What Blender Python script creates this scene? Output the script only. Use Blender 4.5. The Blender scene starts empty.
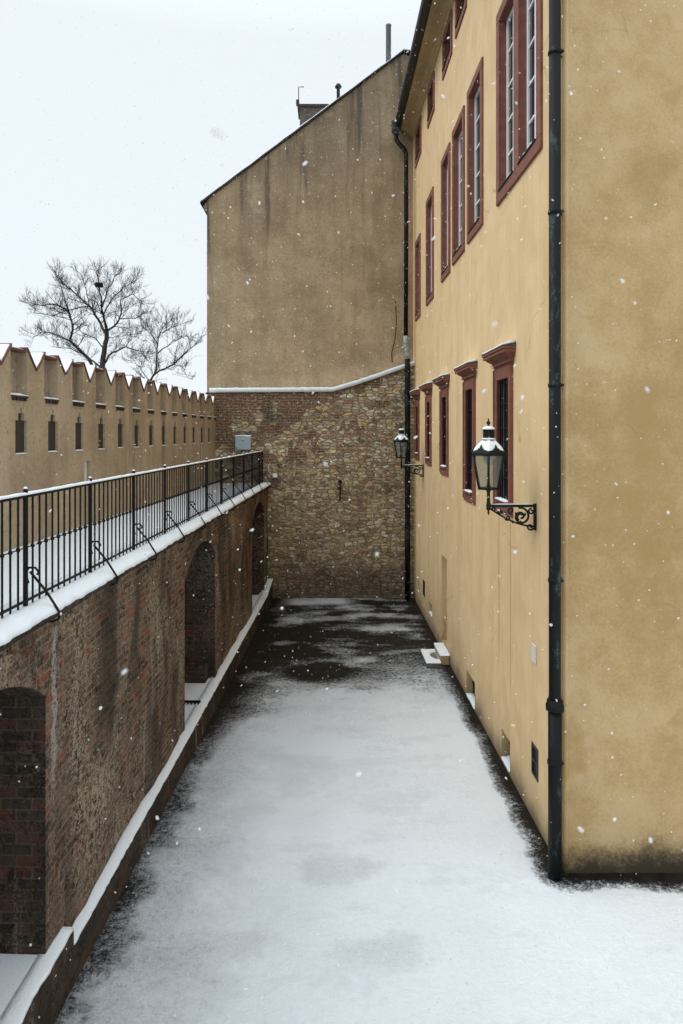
import bpy, math, random
from mathutils import Vector, noise as mnoise
random.seed(11)
R = math.radians
scene = bpy.context.scene
COL = scene.collection

# ------------------------------------------------------------------ node helper
class S:
    """socket wrapper with arithmetic"""
    def __init__(s, nt, sock): s.nt, s.k = nt, sock
    def _m(s, op, b=None, c=None, clamp=False):
        n = s.nt.nodes.new('ShaderNodeMath'); n.operation = op; n.use_clamp = clamp
        s.nt.links.new(s.k, n.inputs[0])
        for i, v in ((1, b), (2, c)):
            if v is None: continue
            if isinstance(v, S): s.nt.links.new(v.k, n.inputs[i])
            else: n.inputs[i].default_value = v
        return S(s.nt, n.outputs[0])
    def __add__(s, b): return s._m('ADD', b)
    __radd__ = __add__
    def __sub__(s, b): return s._m('SUBTRACT', b)
    def __rsub__(s, b): return (s * -1) + b
    def __mul__(s, b): return s._m('MULTIPLY', b)
    __rmul__ = __mul__
    def __truediv__(s, b): return s._m('DIVIDE', b)
    def max(s, b): return s._m('MAXIMUM', b)
    def min(s, b): return s._m('MINIMUM', b)
    def abs(s): return s._m('ABSOLUTE')
    def sqrt(s): return s._m('SQRT')
    def atan2(s, b): return s._m('ARCTAN2', b)
    def lt(s, b): return s._m('LESS_THAN', b)
    def gt(s, b): return s._m('GREATER_THAN', b)
    def ss(s, a, b):
        """smoothstep a..b -> 0..1"""
        n = s.nt.nodes.new('ShaderNodeMapRange'); n.interpolation_type = 'SMOOTHSTEP'
        s.nt.links.new(s.k, n.inputs['Value'])
        n.inputs['From Min'].default_value = a; n.inputs['From Max'].default_value = b
        return S(s.nt, n.outputs[0])

class NT:
    def __init__(g, name):
        g.mat = bpy.data.materials.new(name); g.mat.use_nodes = True
        g.nt = g.mat.node_tree
        g.bsdf = g.nt.nodes['Principled BSDF']
        g.bsdf.inputs['Roughness'].default_value = 0.85
        g.geo = g.nt.nodes.new('ShaderNodeNewGeometry')
        sp = g.nt.nodes.new('ShaderNodeSeparateXYZ'); g.nt.links.new(g.geo.outputs['Position'], sp.inputs[0])
        g.pos = g.geo.outputs['Position']
        g.x, g.y, g.z = [S(g.nt, sp.outputs[i]) for i in range(3)]
    def uv(g):
        n = g.nt.nodes.new('ShaderNodeUVMap'); n.uv_map = 'UVMap'
        return n.outputs[0]
    def vec(g, x, y, z):
        n = g.nt.nodes.new('ShaderNodeCombineXYZ')
        for i, v in enumerate((x, y, z)):
            if isinstance(v, S): g.nt.links.new(v.k, n.inputs[i])
            else: n.inputs[i].default_value = v
        return n.outputs[0]
    def scl(g, sock, s):
        n = g.nt.nodes.new('ShaderNodeVectorMath'); n.operation = 'MULTIPLY'
        g.nt.links.new(sock, n.inputs[0]); n.inputs[1].default_value = s
        return n.outputs[0]
    def warp(g, sock, scale, amt):
        nz = g.nt.nodes.new('ShaderNodeTexNoise'); nz.inputs['Scale'].default_value = scale
        g.nt.links.new(sock, nz.inputs['Vector'])
        a = g.nt.nodes.new('ShaderNodeVectorMath'); a.operation = 'SUBTRACT'
        g.nt.links.new(nz.outputs['Color'], a.inputs[0]); a.inputs[1].default_value = (.5, .5, .5)
        b = g.nt.nodes.new('ShaderNodeVectorMath'); b.operation = 'MULTIPLY_ADD'
        g.nt.links.new(a.outputs[0], b.inputs[0]); b.inputs[1].default_value = (amt,)*3
        g.nt.links.new(sock, b.inputs[2])
        return b.outputs[0]
    def noise(g, scale, detail=4, vec=None, rough=.55, stretch=None):
        n = g.nt.nodes.new('ShaderNodeTexNoise')
        n.inputs['Scale'].default_value = scale; n.inputs['Detail'].default_value = detail
        n.inputs['Roughness'].default_value = rough
        v = vec or g.pos
        if stretch: v = g.scl(v, stretch)
        g.nt.links.new(v, n.inputs['Vector'])
        return S(g.nt, n.outputs['Fac'])
    def mix(g, fac, a, b, mode='MIX'):
        n = g.nt.nodes.new('ShaderNodeMix'); n.data_type = 'RGBA'; n.blend_type = mode
        if isinstance(fac, S): g.nt.links.new(fac.k, n.inputs[0])
        else: n.inputs[0].default_value = fac
        for i, v in ((6, a), (7, b)):
            if isinstance(v, tuple): n.inputs[i].default_value = (*v, 1)
            else: g.nt.links.new(v, n.inputs[i])
        return n.outputs[2]
    def ramp(g, fac, stops, const=False):
        n = g.nt.nodes.new('ShaderNodeValToRGB')
        if const: n.color_ramp.interpolation = 'CONSTANT'
        el = n.color_ramp.elements
        while len(el) < len(stops): el.new(.5)
        for e, (p, c) in zip(el, stops): e.position = p; e.color = (*c, 1)
        g.nt.links.new(fac.k, n.inputs[0])
        return n.outputs[0]
    def color(g, c):
        i = g.bsdf.inputs['Base Color']
        if isinstance(c, tuple): i.default_value = (*c, 1)
        else: g.nt.links.new(c, i)
    def rough(g, r):
        i = g.bsdf.inputs['Roughness']
        if isinstance(r, S): g.nt.links.new(r.k, i)
        else: i.default_value = r
    def bump(g, h, dist=.01, strength=1):
        n = g.nt.nodes.new('ShaderNodeBump'); n.inputs['Distance'].default_value = dist
        n.inputs['Strength'].default_value = strength
        g.nt.links.new(h.k, n.inputs['Height']); g.nt.links.new(n.outputs[0], g.bsdf.inputs['Normal'])
    def set(g, k, v): g.bsdf.inputs[k].default_value = v

M = {}
SNOW = (.84, .895, .94)
def simple(name, c, rough=.7, var=.25, scale=14, metallic=0, bump=0):
    g = NT(name)
    n = g.noise(scale, 5)
    g.color(g.mix(n, tuple(x*(1-var) for x in c), tuple(x*(1+var) for x in c)))
    g.rough(rough); g.set('Metallic', metallic)
    if bump: g.bump(n, bump)
    M[name] = g.mat
simple('black_iron', (.008, .008, .008), .6, .4, 30)
bpy.data.materials['black_iron'].node_tree.nodes['Principled BSDF'].inputs['Specular IOR Level'].default_value = .15
simple('lamp_iron', (.007, .012, .010), .5, .4, 40)
bpy.data.materials['lamp_iron'].node_tree.nodes['Principled BSDF'].inputs['Specular IOR Level'].default_value = .25
simple('window_bar', (.15, .15, .155), .6, .3, 30)
simple('white_paint', (.86, .87, .88), .45, .06, 10)
simple('grey_paint', (.36, .45, .52), .5, .08, 8)
simple('pale_plate', (.68, .66, .60), .6, .06, 8)
simple('dark_sheet', (.016, .017, .017), .55, .4, 20)
simple('roof_tile', (.05, .035, .03), .8, .4, 20)
simple('soffit', (.46, .34, .18), .85, .25, 6)
simple('concrete', (.16, .15, .13), .9, .4, 9, 0, .006)
simple('bark', (.050, .045, .041), .9, .4, 6)
simple('straw', (.03, .024, .018), .9, .4, 9)
simple('sooty_plaster', (.11, .092, .068), .9, .6, 5, 0, .01)
simple('loophole_shade', (.035, .026, .018), .9, .5, 16)  # dark brown standing in for the shade inside the loopholes
simple('interior', (.012, .012, .013), .9, .2)
simple('door_paint', (.42, .31, .15), .8, .12, 6)

g = NT('window_glass'); g.color((.015, .017, .02)); g.rough(.06); M['window_glass'] = g.mat

g = NT('lamp_glass')
tr = g.nt.nodes.new('ShaderNodeBsdfTransparent'); tr.inputs[0].default_value = (.86, .88, .86, 1)
mx = g.nt.nodes.new('ShaderNodeMixShader'); mx.inputs[0].default_value = .10
g.color((.6, .6, .57)); g.rough(.12)
g.nt.links.new(tr.outputs[0], mx.inputs[1]); g.nt.links.new(g.bsdf.outputs[0], mx.inputs[2])
g.nt.links.new(mx.outputs[0], g.nt.nodes['Material Output'].inputs[0]); M['lamp_glass'] = g.mat

g = NT('snow')
n = g.noise(55, 5); n2 = g.noise(5, 3)
g.color(g.mix(n2, tuple(c*.95 for c in SNOW), SNOW)); g.rough(.9)
g.bump(n*.4 + n2, .025, .7); M['snow'] = g.mat

g = NT('flake_snow'); g.color((.95, .96, .98)); g.rough(.9)
tl = g.nt.nodes.new('ShaderNodeBsdfTranslucent'); tl.inputs[0].default_value = (.95, .96, .98, 1)
m2 = g.nt.nodes.new('ShaderNodeMixShader'); m2.inputs[0].default_value = .55
g.nt.links.new(g.bsdf.outputs[0], m2.inputs[1]); g.nt.links.new(tl.outputs[0], m2.inputs[2])
tr = g.nt.nodes.new('ShaderNodeBsdfTransparent')
mx = g.nt.nodes.new('ShaderNodeMixShader'); mx.inputs[0].default_value = .64
g.nt.links.new(tr.outputs[0], mx.inputs[1]); g.nt.links.new(m2.outputs[0], mx.inputs[2])
g.nt.links.new(mx.outputs[0], g.nt.nodes['Material Output'].inputs[0]); M['flake_snow'] = g.mat

# copper-dark downpipe with verdigris
g = NT('pipe_metal')
n = g.noise(7, 6, stretch=(1, 1, .35)); n2 = g.noise(45, 3)
f = (n + (n2-.5)*.3).ss(.56, .70)
g.color(g.mix(f, (.006, .0065, .007), (.040, .062, .066))); g.rough(.55); g.set('Specular IOR Level', .18); M['pipe_metal'] = g.mat
g = NT('verdigris')
n = g.noise(16, 6)
g.color(g.mix(n.ss(.35, .6), (.018, .026, .027), (.065, .10, .10))); g.rough(.6); M['verdigris'] = g.mat
g = NT('verdigris_pale')
g.color(g.mix(g.noise(16, 6).ss(.3, .6), (.10, .14, .145), (.34, .42, .43))); g.rough(.6); M['verdigris_pale'] = g.mat

# red-brown window stone
g = NT('red_stone')
n = g.noise(6, 6); n2 = g.noise(60, 3)
g.color(g.mix((n+(n2-.5)*.3).ss(.25, .75), (.17, .062, .042), (.25, .098, .066))); g.rough(.8)
g.bump(n2, .004); M['red_stone'] = g.mat

# yellow facade plaster: brushed vertical streaks, rusty runs below the first window
g = NT('yellow_plaster')
st = g.noise(1, 6, stretch=(13, 13, .8), rough=.65); big = g.noise(.55, 4); fine = g.noise(38, 4)
st2 = g.noise(1, 4, stretch=(2.2, 2.2, .15)); mid = g.noise(2.4, 5)
f = (st*.35 + st2*.4 + big*.35 + (mid-.5)*.5 + (fine-.5)*.25 - .05).ss(.25, .78)
c = g.mix(f, (0.662, 0.467, 0.238), (0.817, 0.610, 0.355))
c = g.mix((g.noise(.8, 5, stretch=(1, 1, .3))).ss(.54, .78)*.4, c, (0.794, 0.636, 0.422))
c = g.mix((g.noise(1.3, 6, stretch=(1, 1, .5))).ss(.60, .75)*.35, c, (0.618, 0.408, 0.185))
# thin rust runs with a shape of their own
rw = (g.noise(1, 3, stretch=(1, 3, 1)) - .5) * .05
def run(yc, w, z0, z1):
    return (1 - ((g.y + rw - yc).abs()).ss(w*.3, w)) * g.z.ss(z0, z0+1.2) * (1 - g.z.ss(z1-.2, z1))
c = g.mix((run(10.62, .05, 1.0, 3.85) + run(9.95, .05, .6, 3.85))*.45, c, (.36, .19, .09))
c = g.mix(run(17.9, .035, .6, 4.2)*.5, c, (.30, .20, .10))
c = g.mix(run(12.6, .03, .8, 8.5)*.25, c, (.33, .21, .10))
vq = g.nt.nodes.new('ShaderNodeTexVoronoi'); vq.feature = 'DISTANCE_TO_EDGE'; vq.inputs['Scale'].default_value = .55
g.nt.links.new(g.warp(g.warp(g.pos, 1.2, .7), 7, .06), vq.inputs['Vector'])
crk = (1 - S(g.nt, vq.outputs['Distance']).ss(.0, .007)) * g.noise(.7, 3).ss(.52, .60)
c = g.mix(crk*.55, c, (.26, .17, .085))
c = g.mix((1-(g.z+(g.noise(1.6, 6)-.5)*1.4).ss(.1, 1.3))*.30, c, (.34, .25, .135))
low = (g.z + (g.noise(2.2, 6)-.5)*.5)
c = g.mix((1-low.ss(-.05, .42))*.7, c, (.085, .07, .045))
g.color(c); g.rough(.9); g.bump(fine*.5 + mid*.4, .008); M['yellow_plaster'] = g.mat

g = NT('aged_plaster')
wv = g.warp(g.pos, .8, .7)
cl = g.noise(.75, 6, vec=wv, rough=.62); fine = g.noise(34, 5); mid = g.noise(3.2, 5); big2 = g.noise(.33, 3)
f = (cl*.75 + (mid-.5)*.35 + (fine-.5)*.35 + (big2-.5)*.7).ss(.18, .62)
c = g.mix(f, (0.391, 0.249, 0.098), (0.552, 0.391, 0.201))
c = g.mix((mid*.5+cl*.5).ss(.52, .68)*.6, c, (0.530, 0.391, 0.225))
c = g.mix(g.noise(1.6, 5, vec=wv).ss(.60, .72)*.55, c, (0.391, 0.231, 0.079))
# hairline craze arcs
v = g.nt.nodes.new('ShaderNodeTexVoronoi'); v.feature = 'DISTANCE_TO_EDGE'; v.inputs['Scale'].default_value = .9
g.nt.links.new(g.warp(g.pos, 2.0, .5), v.inputs['Vector'])
cr = (1 - S(g.nt, v.outputs['Distance']).ss(.0, .012)) * g.noise(.9, 2).ss(.5, .65)
c = g.mix(cr*.3, c, (.22, .15, .07))
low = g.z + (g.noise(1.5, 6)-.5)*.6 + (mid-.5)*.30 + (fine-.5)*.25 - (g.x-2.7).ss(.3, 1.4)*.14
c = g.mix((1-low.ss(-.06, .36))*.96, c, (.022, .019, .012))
c = g.mix((1-low.ss(.45, 1.25))*.06, c, (.16, .125, .07))
g.color(c); g.rough(.92); g.bump(fine*.4 + mid*.6, .012); M['aged_plaster'] = g.mat

# brown plaster of the battlement wall and of the gable
def brown(name, dark, light, stain, smul, topline=None):
    g = NT(name)
    st = g.noise(1, 5, stretch=(4.5, 4.5, .35)); big = g.noise(.5, 5); fine = g.noise(28, 5); mid = g.noise(2.6, 6)
    pit = g.noise(16, 6, rough=.72)
    f = (st*.3 + big*.45 + mid*.35 + (fine-.5)*.35 + (pit-.5)*.45 + (g.noise(1.0, 5)-.5)*.5 - .06).ss(.22, .78)
    c = g.mix(f, dark, light)
    s = (g.noise(1, 6, stretch=(2.4, 2.4, .16), rough=.65) + (pit-.5)*.2).ss(.50, .74)*smul
    if topline: s = (topline(g) * (s*1.1 + (g.noise(1, 4, stretch=(.9, .9, .12)))*1.1 - .22)).max(0.0).min(.92)
    c = g.mix(s, c, stain)
    c = g.mix((g.noise(1.1, 6) + (pit-.5)*.3).ss(.60, .74)*.35, c, tuple(x*1.25 for x in light))
    c = g.mix((1-(pit*.6+fine*.4).ss(.36, .45))*.45, c, stain)
    g.color(c); g.rough(.93); g.set('Specular IOR Level', .2); g.bump(fine*.6+mid+pit*.6, .014); M[name] = g.mat
brown('brown_plaster', (.32, .243, .158), (.49, .388, .266), (.15, .115, .08), .8)
brown('infill_plaster', (.26, .205, .14), (.50, .41, .29), (.17, .135, .10), .7)
brown('gable_plaster', (.325, .238, .145), (.55, .42, .265), (.125, .103, .080), .85,
      lambda g: (g.z - g.x*.739 - 15.26 + (g.noise(1.3, 4, stretch=(2, 1, .2))-.5)*3.2).ss(-6.0, .6)*1.05 + .22)

# brick with uv courses
def brick(name, c1, c2, mort, dirt, red, row=.078):
    g = NT(name)
    uv = g.warp(g.uv(), 2.5, .035)
    b = g.nt.nodes.new('ShaderNodeTexBrick'); g.nt.links.new(uv, b.inputs['Vector'])
    b.inputs['Scale'].default_value = 1
    b.inputs['Brick Width'].default_value = .27; b.inputs['Row Height'].default_value = row
    b.inputs['Mortar Size'].default_value = .011; b.inputs['Mortar Smooth'].default_value = .35
    b.inputs['Color1'].default_value = (0, 0, 0, 1); b.inputs['Color2'].default_value = (1, 1, 1, 1)
    b.inputs['Mortar'].default_value = (.5, .5, .5, 1); b.inputs['Bias'].default_value = 0
    rnd = S(g.nt, b.outputs['Color']); mf = S(g.nt, b.outputs['Fac'])
    n = g.noise(7, 6); big = g.noise(.8, 5); fine = g.noise(50, 4)
    n3 = g.noise(19, 6, rough=.7); h2 = g.noise(4.5, 3)
    c = g.ramp((rnd*.75+h2*.5-.12).min(1).max(0.0), [(0, c2), (.30, dirt), (.5, c1), (.64, tuple(x*1.3 for x in dirt)), (.74, c2), (.86, red), (1, tuple(x*.7 for x in red))])
    c = g.mix((n3 + (big-.5)*.8).ss(.42, .62)*.75, c, dirt)
    c = g.mix((mf*(n*.9+.25)).min(1), c, mort)
    c = g.mix((n3*.6 + fine*.4 + (big-.5)*.5).ss(.53, .63)*.7, c, tuple(x*1.7 for x in mort))
    c = g.mix((1-(n3*.55 + fine*.45 + (h2-.5)*.3).ss(.39, .50))*.9, c, (.018, .014, .010))
    ef = (g.noise(1, 5, stretch=(6, 6, .32), rough=.6) + (fine-.5)*.3).ss(.60, .72)*.65
    c = g.mix(ef, c, (.36, .34, .29))
    wet = (g.noise(1, 5, stretch=(1.3, 1.3, .35)) + (n3-.5)*.25).ss(.48, .64)*.7
    c = g.mix(wet, c, (.022, .018, .013))
    if name == 'brick_wall':          # lime runs below the coping, beside the first niche
        wob = (n-.5)*.16
        def lime(yc, w, z0, z1):
            return (1-((g.y+wob-yc).abs()).ss(w*.3, w)) * (g.z + n*.5).ss(z0, z0+.7) * (1-(g.z+(n3-.5)*.4).ss(z1-.15, z1))
        c = g.mix((lime(6.04, .075, 1.7, 3.35)*(fine*.5+n3*.5).ss(.40, .52) + lime(9.2, .06, 1.7, 3.0)*(fine*.5+n3*.5).ss(.44, .56) + lime(6.5, .05, 1.9, 3.1)*(fine.gt(.5))*.7).min(1)*.8, c, (.40, .38, .33))
    g.color(c); g.rough(.92); g.set('Specular IOR Level', .2)
    g.bump((1-mf)*.5 + n*.6 + n3*.6 + fine*.3, .045); M[name] = g.mat
brick('brick_wall', (.215, .105, .064), (.050, .034, .026), (.27, .215, .155), (.150, .110, .074), (.27, .092, .05))
brick('niche_shade_brick', (.115, .050, .034), (.034, .025, .019), (.115, .095, .072), (.062, .046, .034), (.19, .055, .034), .098)  # larger courses; the shade of the recess is put into the darker brick colours
brick('brick_kerb', (.10, .055, .036), (.045, .030, .022), (.075, .06, .047), (.060, .045, .033), (.13, .05, .03))
simple('brick_coping', (.125, .045, .033), .85, .45, 20, 0, .01)

# rubble stone wall
g = NT('rubble_stone')
# stones bedded in rough courses: every course has its own height wobble and its own stone lengths
n = g.noise(6, 6); fine = g.noise(45, 5); big = g.noise(.55, 4); mid = g.noise(2.2, 4); n3 = g.noise(17, 6, rough=.7)
def stones(ss_, zz, seed):
    v0 = g.vec(g.x+seed, g.z*zz, seed)
    vv = g.warp(g.warp(v0, 1.3, .26), 7, .06)
    def vor(feat):
        q = g.nt.nodes.new('ShaderNodeTexVoronoi'); q.feature = feat; q.voronoi_dimensions = '2D'
        q.inputs['Scale'].default_value = ss_; q.inputs['Randomness'].default_value = .78
        g.nt.links.new(vv, q.inputs['Vector']); return q
    a = vor('F1'); sp = g.nt.nodes.new('ShaderNodeSeparateColor'); g.nt.links.new(a.outputs['Color'], sp.inputs[0])
    return S(g.nt, sp.outputs[0]), S(g.nt, sp.outputs[1]), S(g.nt, vor('DISTANCE_TO_EDGE').outputs['Distance']), S(g.nt, a.outputs['Distance'])
A = stones(4.5, 2.35, 0.0); B = stones(7.0, 2.3, 3.7)
pick = (mid + (big-.5)*.5).gt(.52)
def sel(k): return A[k]*(1-pick) + B[k]*pick
r1, r2, edge = sel(0), sel(1), sel(2)*(1-pick) + sel(2)*pick*1.5
c = g.ramp(r1, [(0, (0.230, 0.170, 0.115)), (.18, (0.459, 0.340, 0.208)), (.34, (0.734, 0.526, 0.246)), (.48, (0.581, 0.464, 0.308)),
                (.62, (0.850, 0.742, 0.462)), (.74, (0.520, 0.401, 0.277)), (.84, (0.398, 0.170, 0.107)), (1, (0.850, 0.850, 0.647))])
c = g.mix((n*.6+n3*.5+(r2-.5)*.5).ss(.42, .85)*.65, c, (0.383, 0.285, 0.185))
b = g.nt.nodes.new('ShaderNodeTexBrick')
g.nt.links.new(g.warp(g.vec(g.x, g.z, 0.0), 3, .06), b.inputs['Vector'])
b.inputs['Scale'].default_value = 1; b.inputs['Brick Width'].default_value = .28; b.inputs['Row Height'].default_value = .085
b.inputs['Mortar Size'].default_value = .013; b.inputs['Color1'].default_value = (.26, .09, .055, 1)
b.inputs['Color2'].default_value = (.17, .105, .07, 1); b.inputs['Mortar'].default_value = (.33, .265, .18, 1)
bm = (big*.9 + n*.45 + (mid-.5)*.9 + (g.z-5.6)*.14 - (g.x+1.4)*.055).ss(.58, .66)
mort = 1 - (edge + (n3-.5)*.09 + (r2-.5)*.05).ss(.02, .11)
c = g.mix(mort*.9, c, (0.428, 0.348, 0.239))
c = g.mix((1-(edge+(fine-.5)*.05).ss(.0, .03))*(1-n.ss(.42, .55))*.8, c, (0.092, 0.071, 0.050))
c = g.mix(bm*.9, c, b.outputs['Color'])
c = g.mix((n3*.6+fine*.4).ss(.56, .66)*.45, c, (0.850, 0.742, 0.508))
c = g.mix((1-(n3*.6+fine*.4).ss(.36, .46))*.55, c, (0.122, 0.096, 0.070))
# relieving arch of bricks on edge, low in the wall
dx = g.x - .35; dz = g.z + .75
rad = (dx*dx + dz*dz).sqrt(); ang = dx.atan2(dz)
bb = g.nt.nodes.new('ShaderNodeTexBrick')
g.nt.links.new(g.warp(g.vec(rad, ang*1.6, 0.0), 3, .05), bb.inputs['Vector'])
bb.inputs['Scale'].default_value = 1; bb.inputs['Brick Width'].default_value = .30; bb.inputs['Row Height'].default_value = .085
bb.inputs['Mortar Size'].default_value = .014; bb.inputs['Color1'].default_value = (.13, .055, .037, 1)
bb.inputs['Color2'].default_value = (.075, .05, .035, 1); bb.inputs['Mortar'].default_value = (.15, .125, .095, 1)
am = (1-(rad + (n-.5)*.9).ss(1.55, 1.95)) * (ang.abs()).lt(1.25)
c = g.mix(am*.5*n.ss(.3, .55), c, bb.outputs['Color'])
c = g.mix((g.noise(.9, 6) + (n3-.5)*.45).ss(.59, .70)*.7, c, (.06, .047, .035))
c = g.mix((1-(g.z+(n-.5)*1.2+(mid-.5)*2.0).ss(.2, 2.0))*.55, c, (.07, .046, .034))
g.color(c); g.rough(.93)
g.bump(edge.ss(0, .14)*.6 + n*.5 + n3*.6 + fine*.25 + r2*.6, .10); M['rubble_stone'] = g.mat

# courtyard ground: wet dark paving under thin, half-melted snow
g = NT('courtyard_snow')
X, Y = g.x, g.y
n1 = g.noise(1.1, 5); n2 = g.noise(.42, 4); f1 = g.noise(15, 6, rough=.68); f2 = g.noise(44, 4, rough=.7)
fl = f1*.62 + f2*.38
pk = g.noise(1, 5, stretch=(.42, 1.15, 1)); 
dL = X + 2.57 - Y*.04
ddx = (2.64 - X).max(0.0); ddy = (7.78 - Y).max(0.0)
dB = (ddx*ddx + ddy*ddy).sqrt()
cL = (dL + (n1-.5)*.9 - (Y-9.0).ss(0, 5)*.18).ss(-.52, .72)
cR = (dB + (n1-.5)*.45).ss(-.08, .50)
away = (Y - X*.42 + (n1-.5)*2.6 + (n2-.5)*2.4)
cB = 1 - away.ss(10.4, 18.0)
patch = (pk + (n1-.5)*.5).ss(.33, .68)*.70
strip = (Y + (n1-.5)*.8 + X.abs()*.12).ss(19.5, 20.3) * (1 - (X + (n2-.5)).ss(.2, 1.4)) * (X+2.0).ss(0, .5)
puddle = 1 - ((((X+.15)*.9)._m('POWER', 2) + ((Y-14.3)*1.3)._m('POWER', 2)).sqrt() + (n1-.5)*.9).ss(.25, .95)
thin = 1 - (g.noise(1, 5, stretch=(.8, 1.5, 1)).ss(.52, .74))*.24*(1-(dL-2.4).ss(0, 1.2)*.7)
cov = (cB.max(patch)) * (1 - puddle*.8)
cov = cov.max(strip*.75) * (cL*.9+.1) * (cR*.93+.07) * thin
f3 = g.noise(110, 3, rough=.7); f4 = g.noise(7, 5, rough=.6)
soft = (cov + (f4-.5)*.30).ss(.12, .88)
fl = (f1-.5)*2.2 + (f2-.5)*2.4 + (f3-.5)*.8
fl = fl + (f1*.7+f2*.3-.55).max(0.0)*3.0
mid_ = (soft*(1-soft)*4.0).min(1)
mask = (soft*.92 + fl*(mid_*1.1 + .06) + (soft-.5)*.18*(1-mid_)).ss(.06, .94)
snowc = g.mix((f1*.5+n1*.5).ss(.3, .7), tuple(c*.92 for c in SNOW), SNOW)
slush = (g.noise(1, 5, stretch=(.7, 1.5, 1)) + (f4-.5)*.35 + (Y-9.5)*.012).ss(.48, .66)*.30
def blob(x, y, rx, ry):
    return 1 - (((X-x)*(1/rx))._m('POWER', 2) + ((Y-y)*(1/ry))._m('POWER', 2) + (n1-.5)*4.5 + (f4-.5)*3.0 + (f1-.5)*1.5).ss(-.3, 1.7)
blobs = blob(.17, 7.85, .42, .28).max(blob(.50, 6.6, .50, .26)).max(blob(-1.15, 6.65, .75, .28)).max(blob(-.45, 9.9, .9, .5)*.7).max(blob(.2, 12.0, 1.0, .6)*.8)
edge_thin = 1 - (dL + (n1-.5)*1.5 + (f4-.5)*.9).ss(.25, 1.75)
back_thin = (Y + (n1-.5)*3.0 - X*.4).ss(9.5, 14.0)
wetthru = (blobs*.30).max(edge_thin*.62).max(back_thin*.42) * (fl*.8 + .75).max(.25).min(1.25)
snowc = g.mix(slush, snowc, (.56, .61, .655))
snowc = g.mix(wetthru.min(.85), snowc, (.235, .255, .275))
wetc = g.mix(g.noise(5, 6).ss(.3, .7), (.008, .0065, .005), (.022, .018, .014))
g.color(g.mix(mask, wetc, snowc))
g.rough(mask*.35 + .55)
g.set('Specular IOR Level', .18)
g.bump(mask*1.0 + f2*.5 + f1*.8 + n1*.8, .03, .9); M['courtyard_snow'] = g.mat

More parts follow.
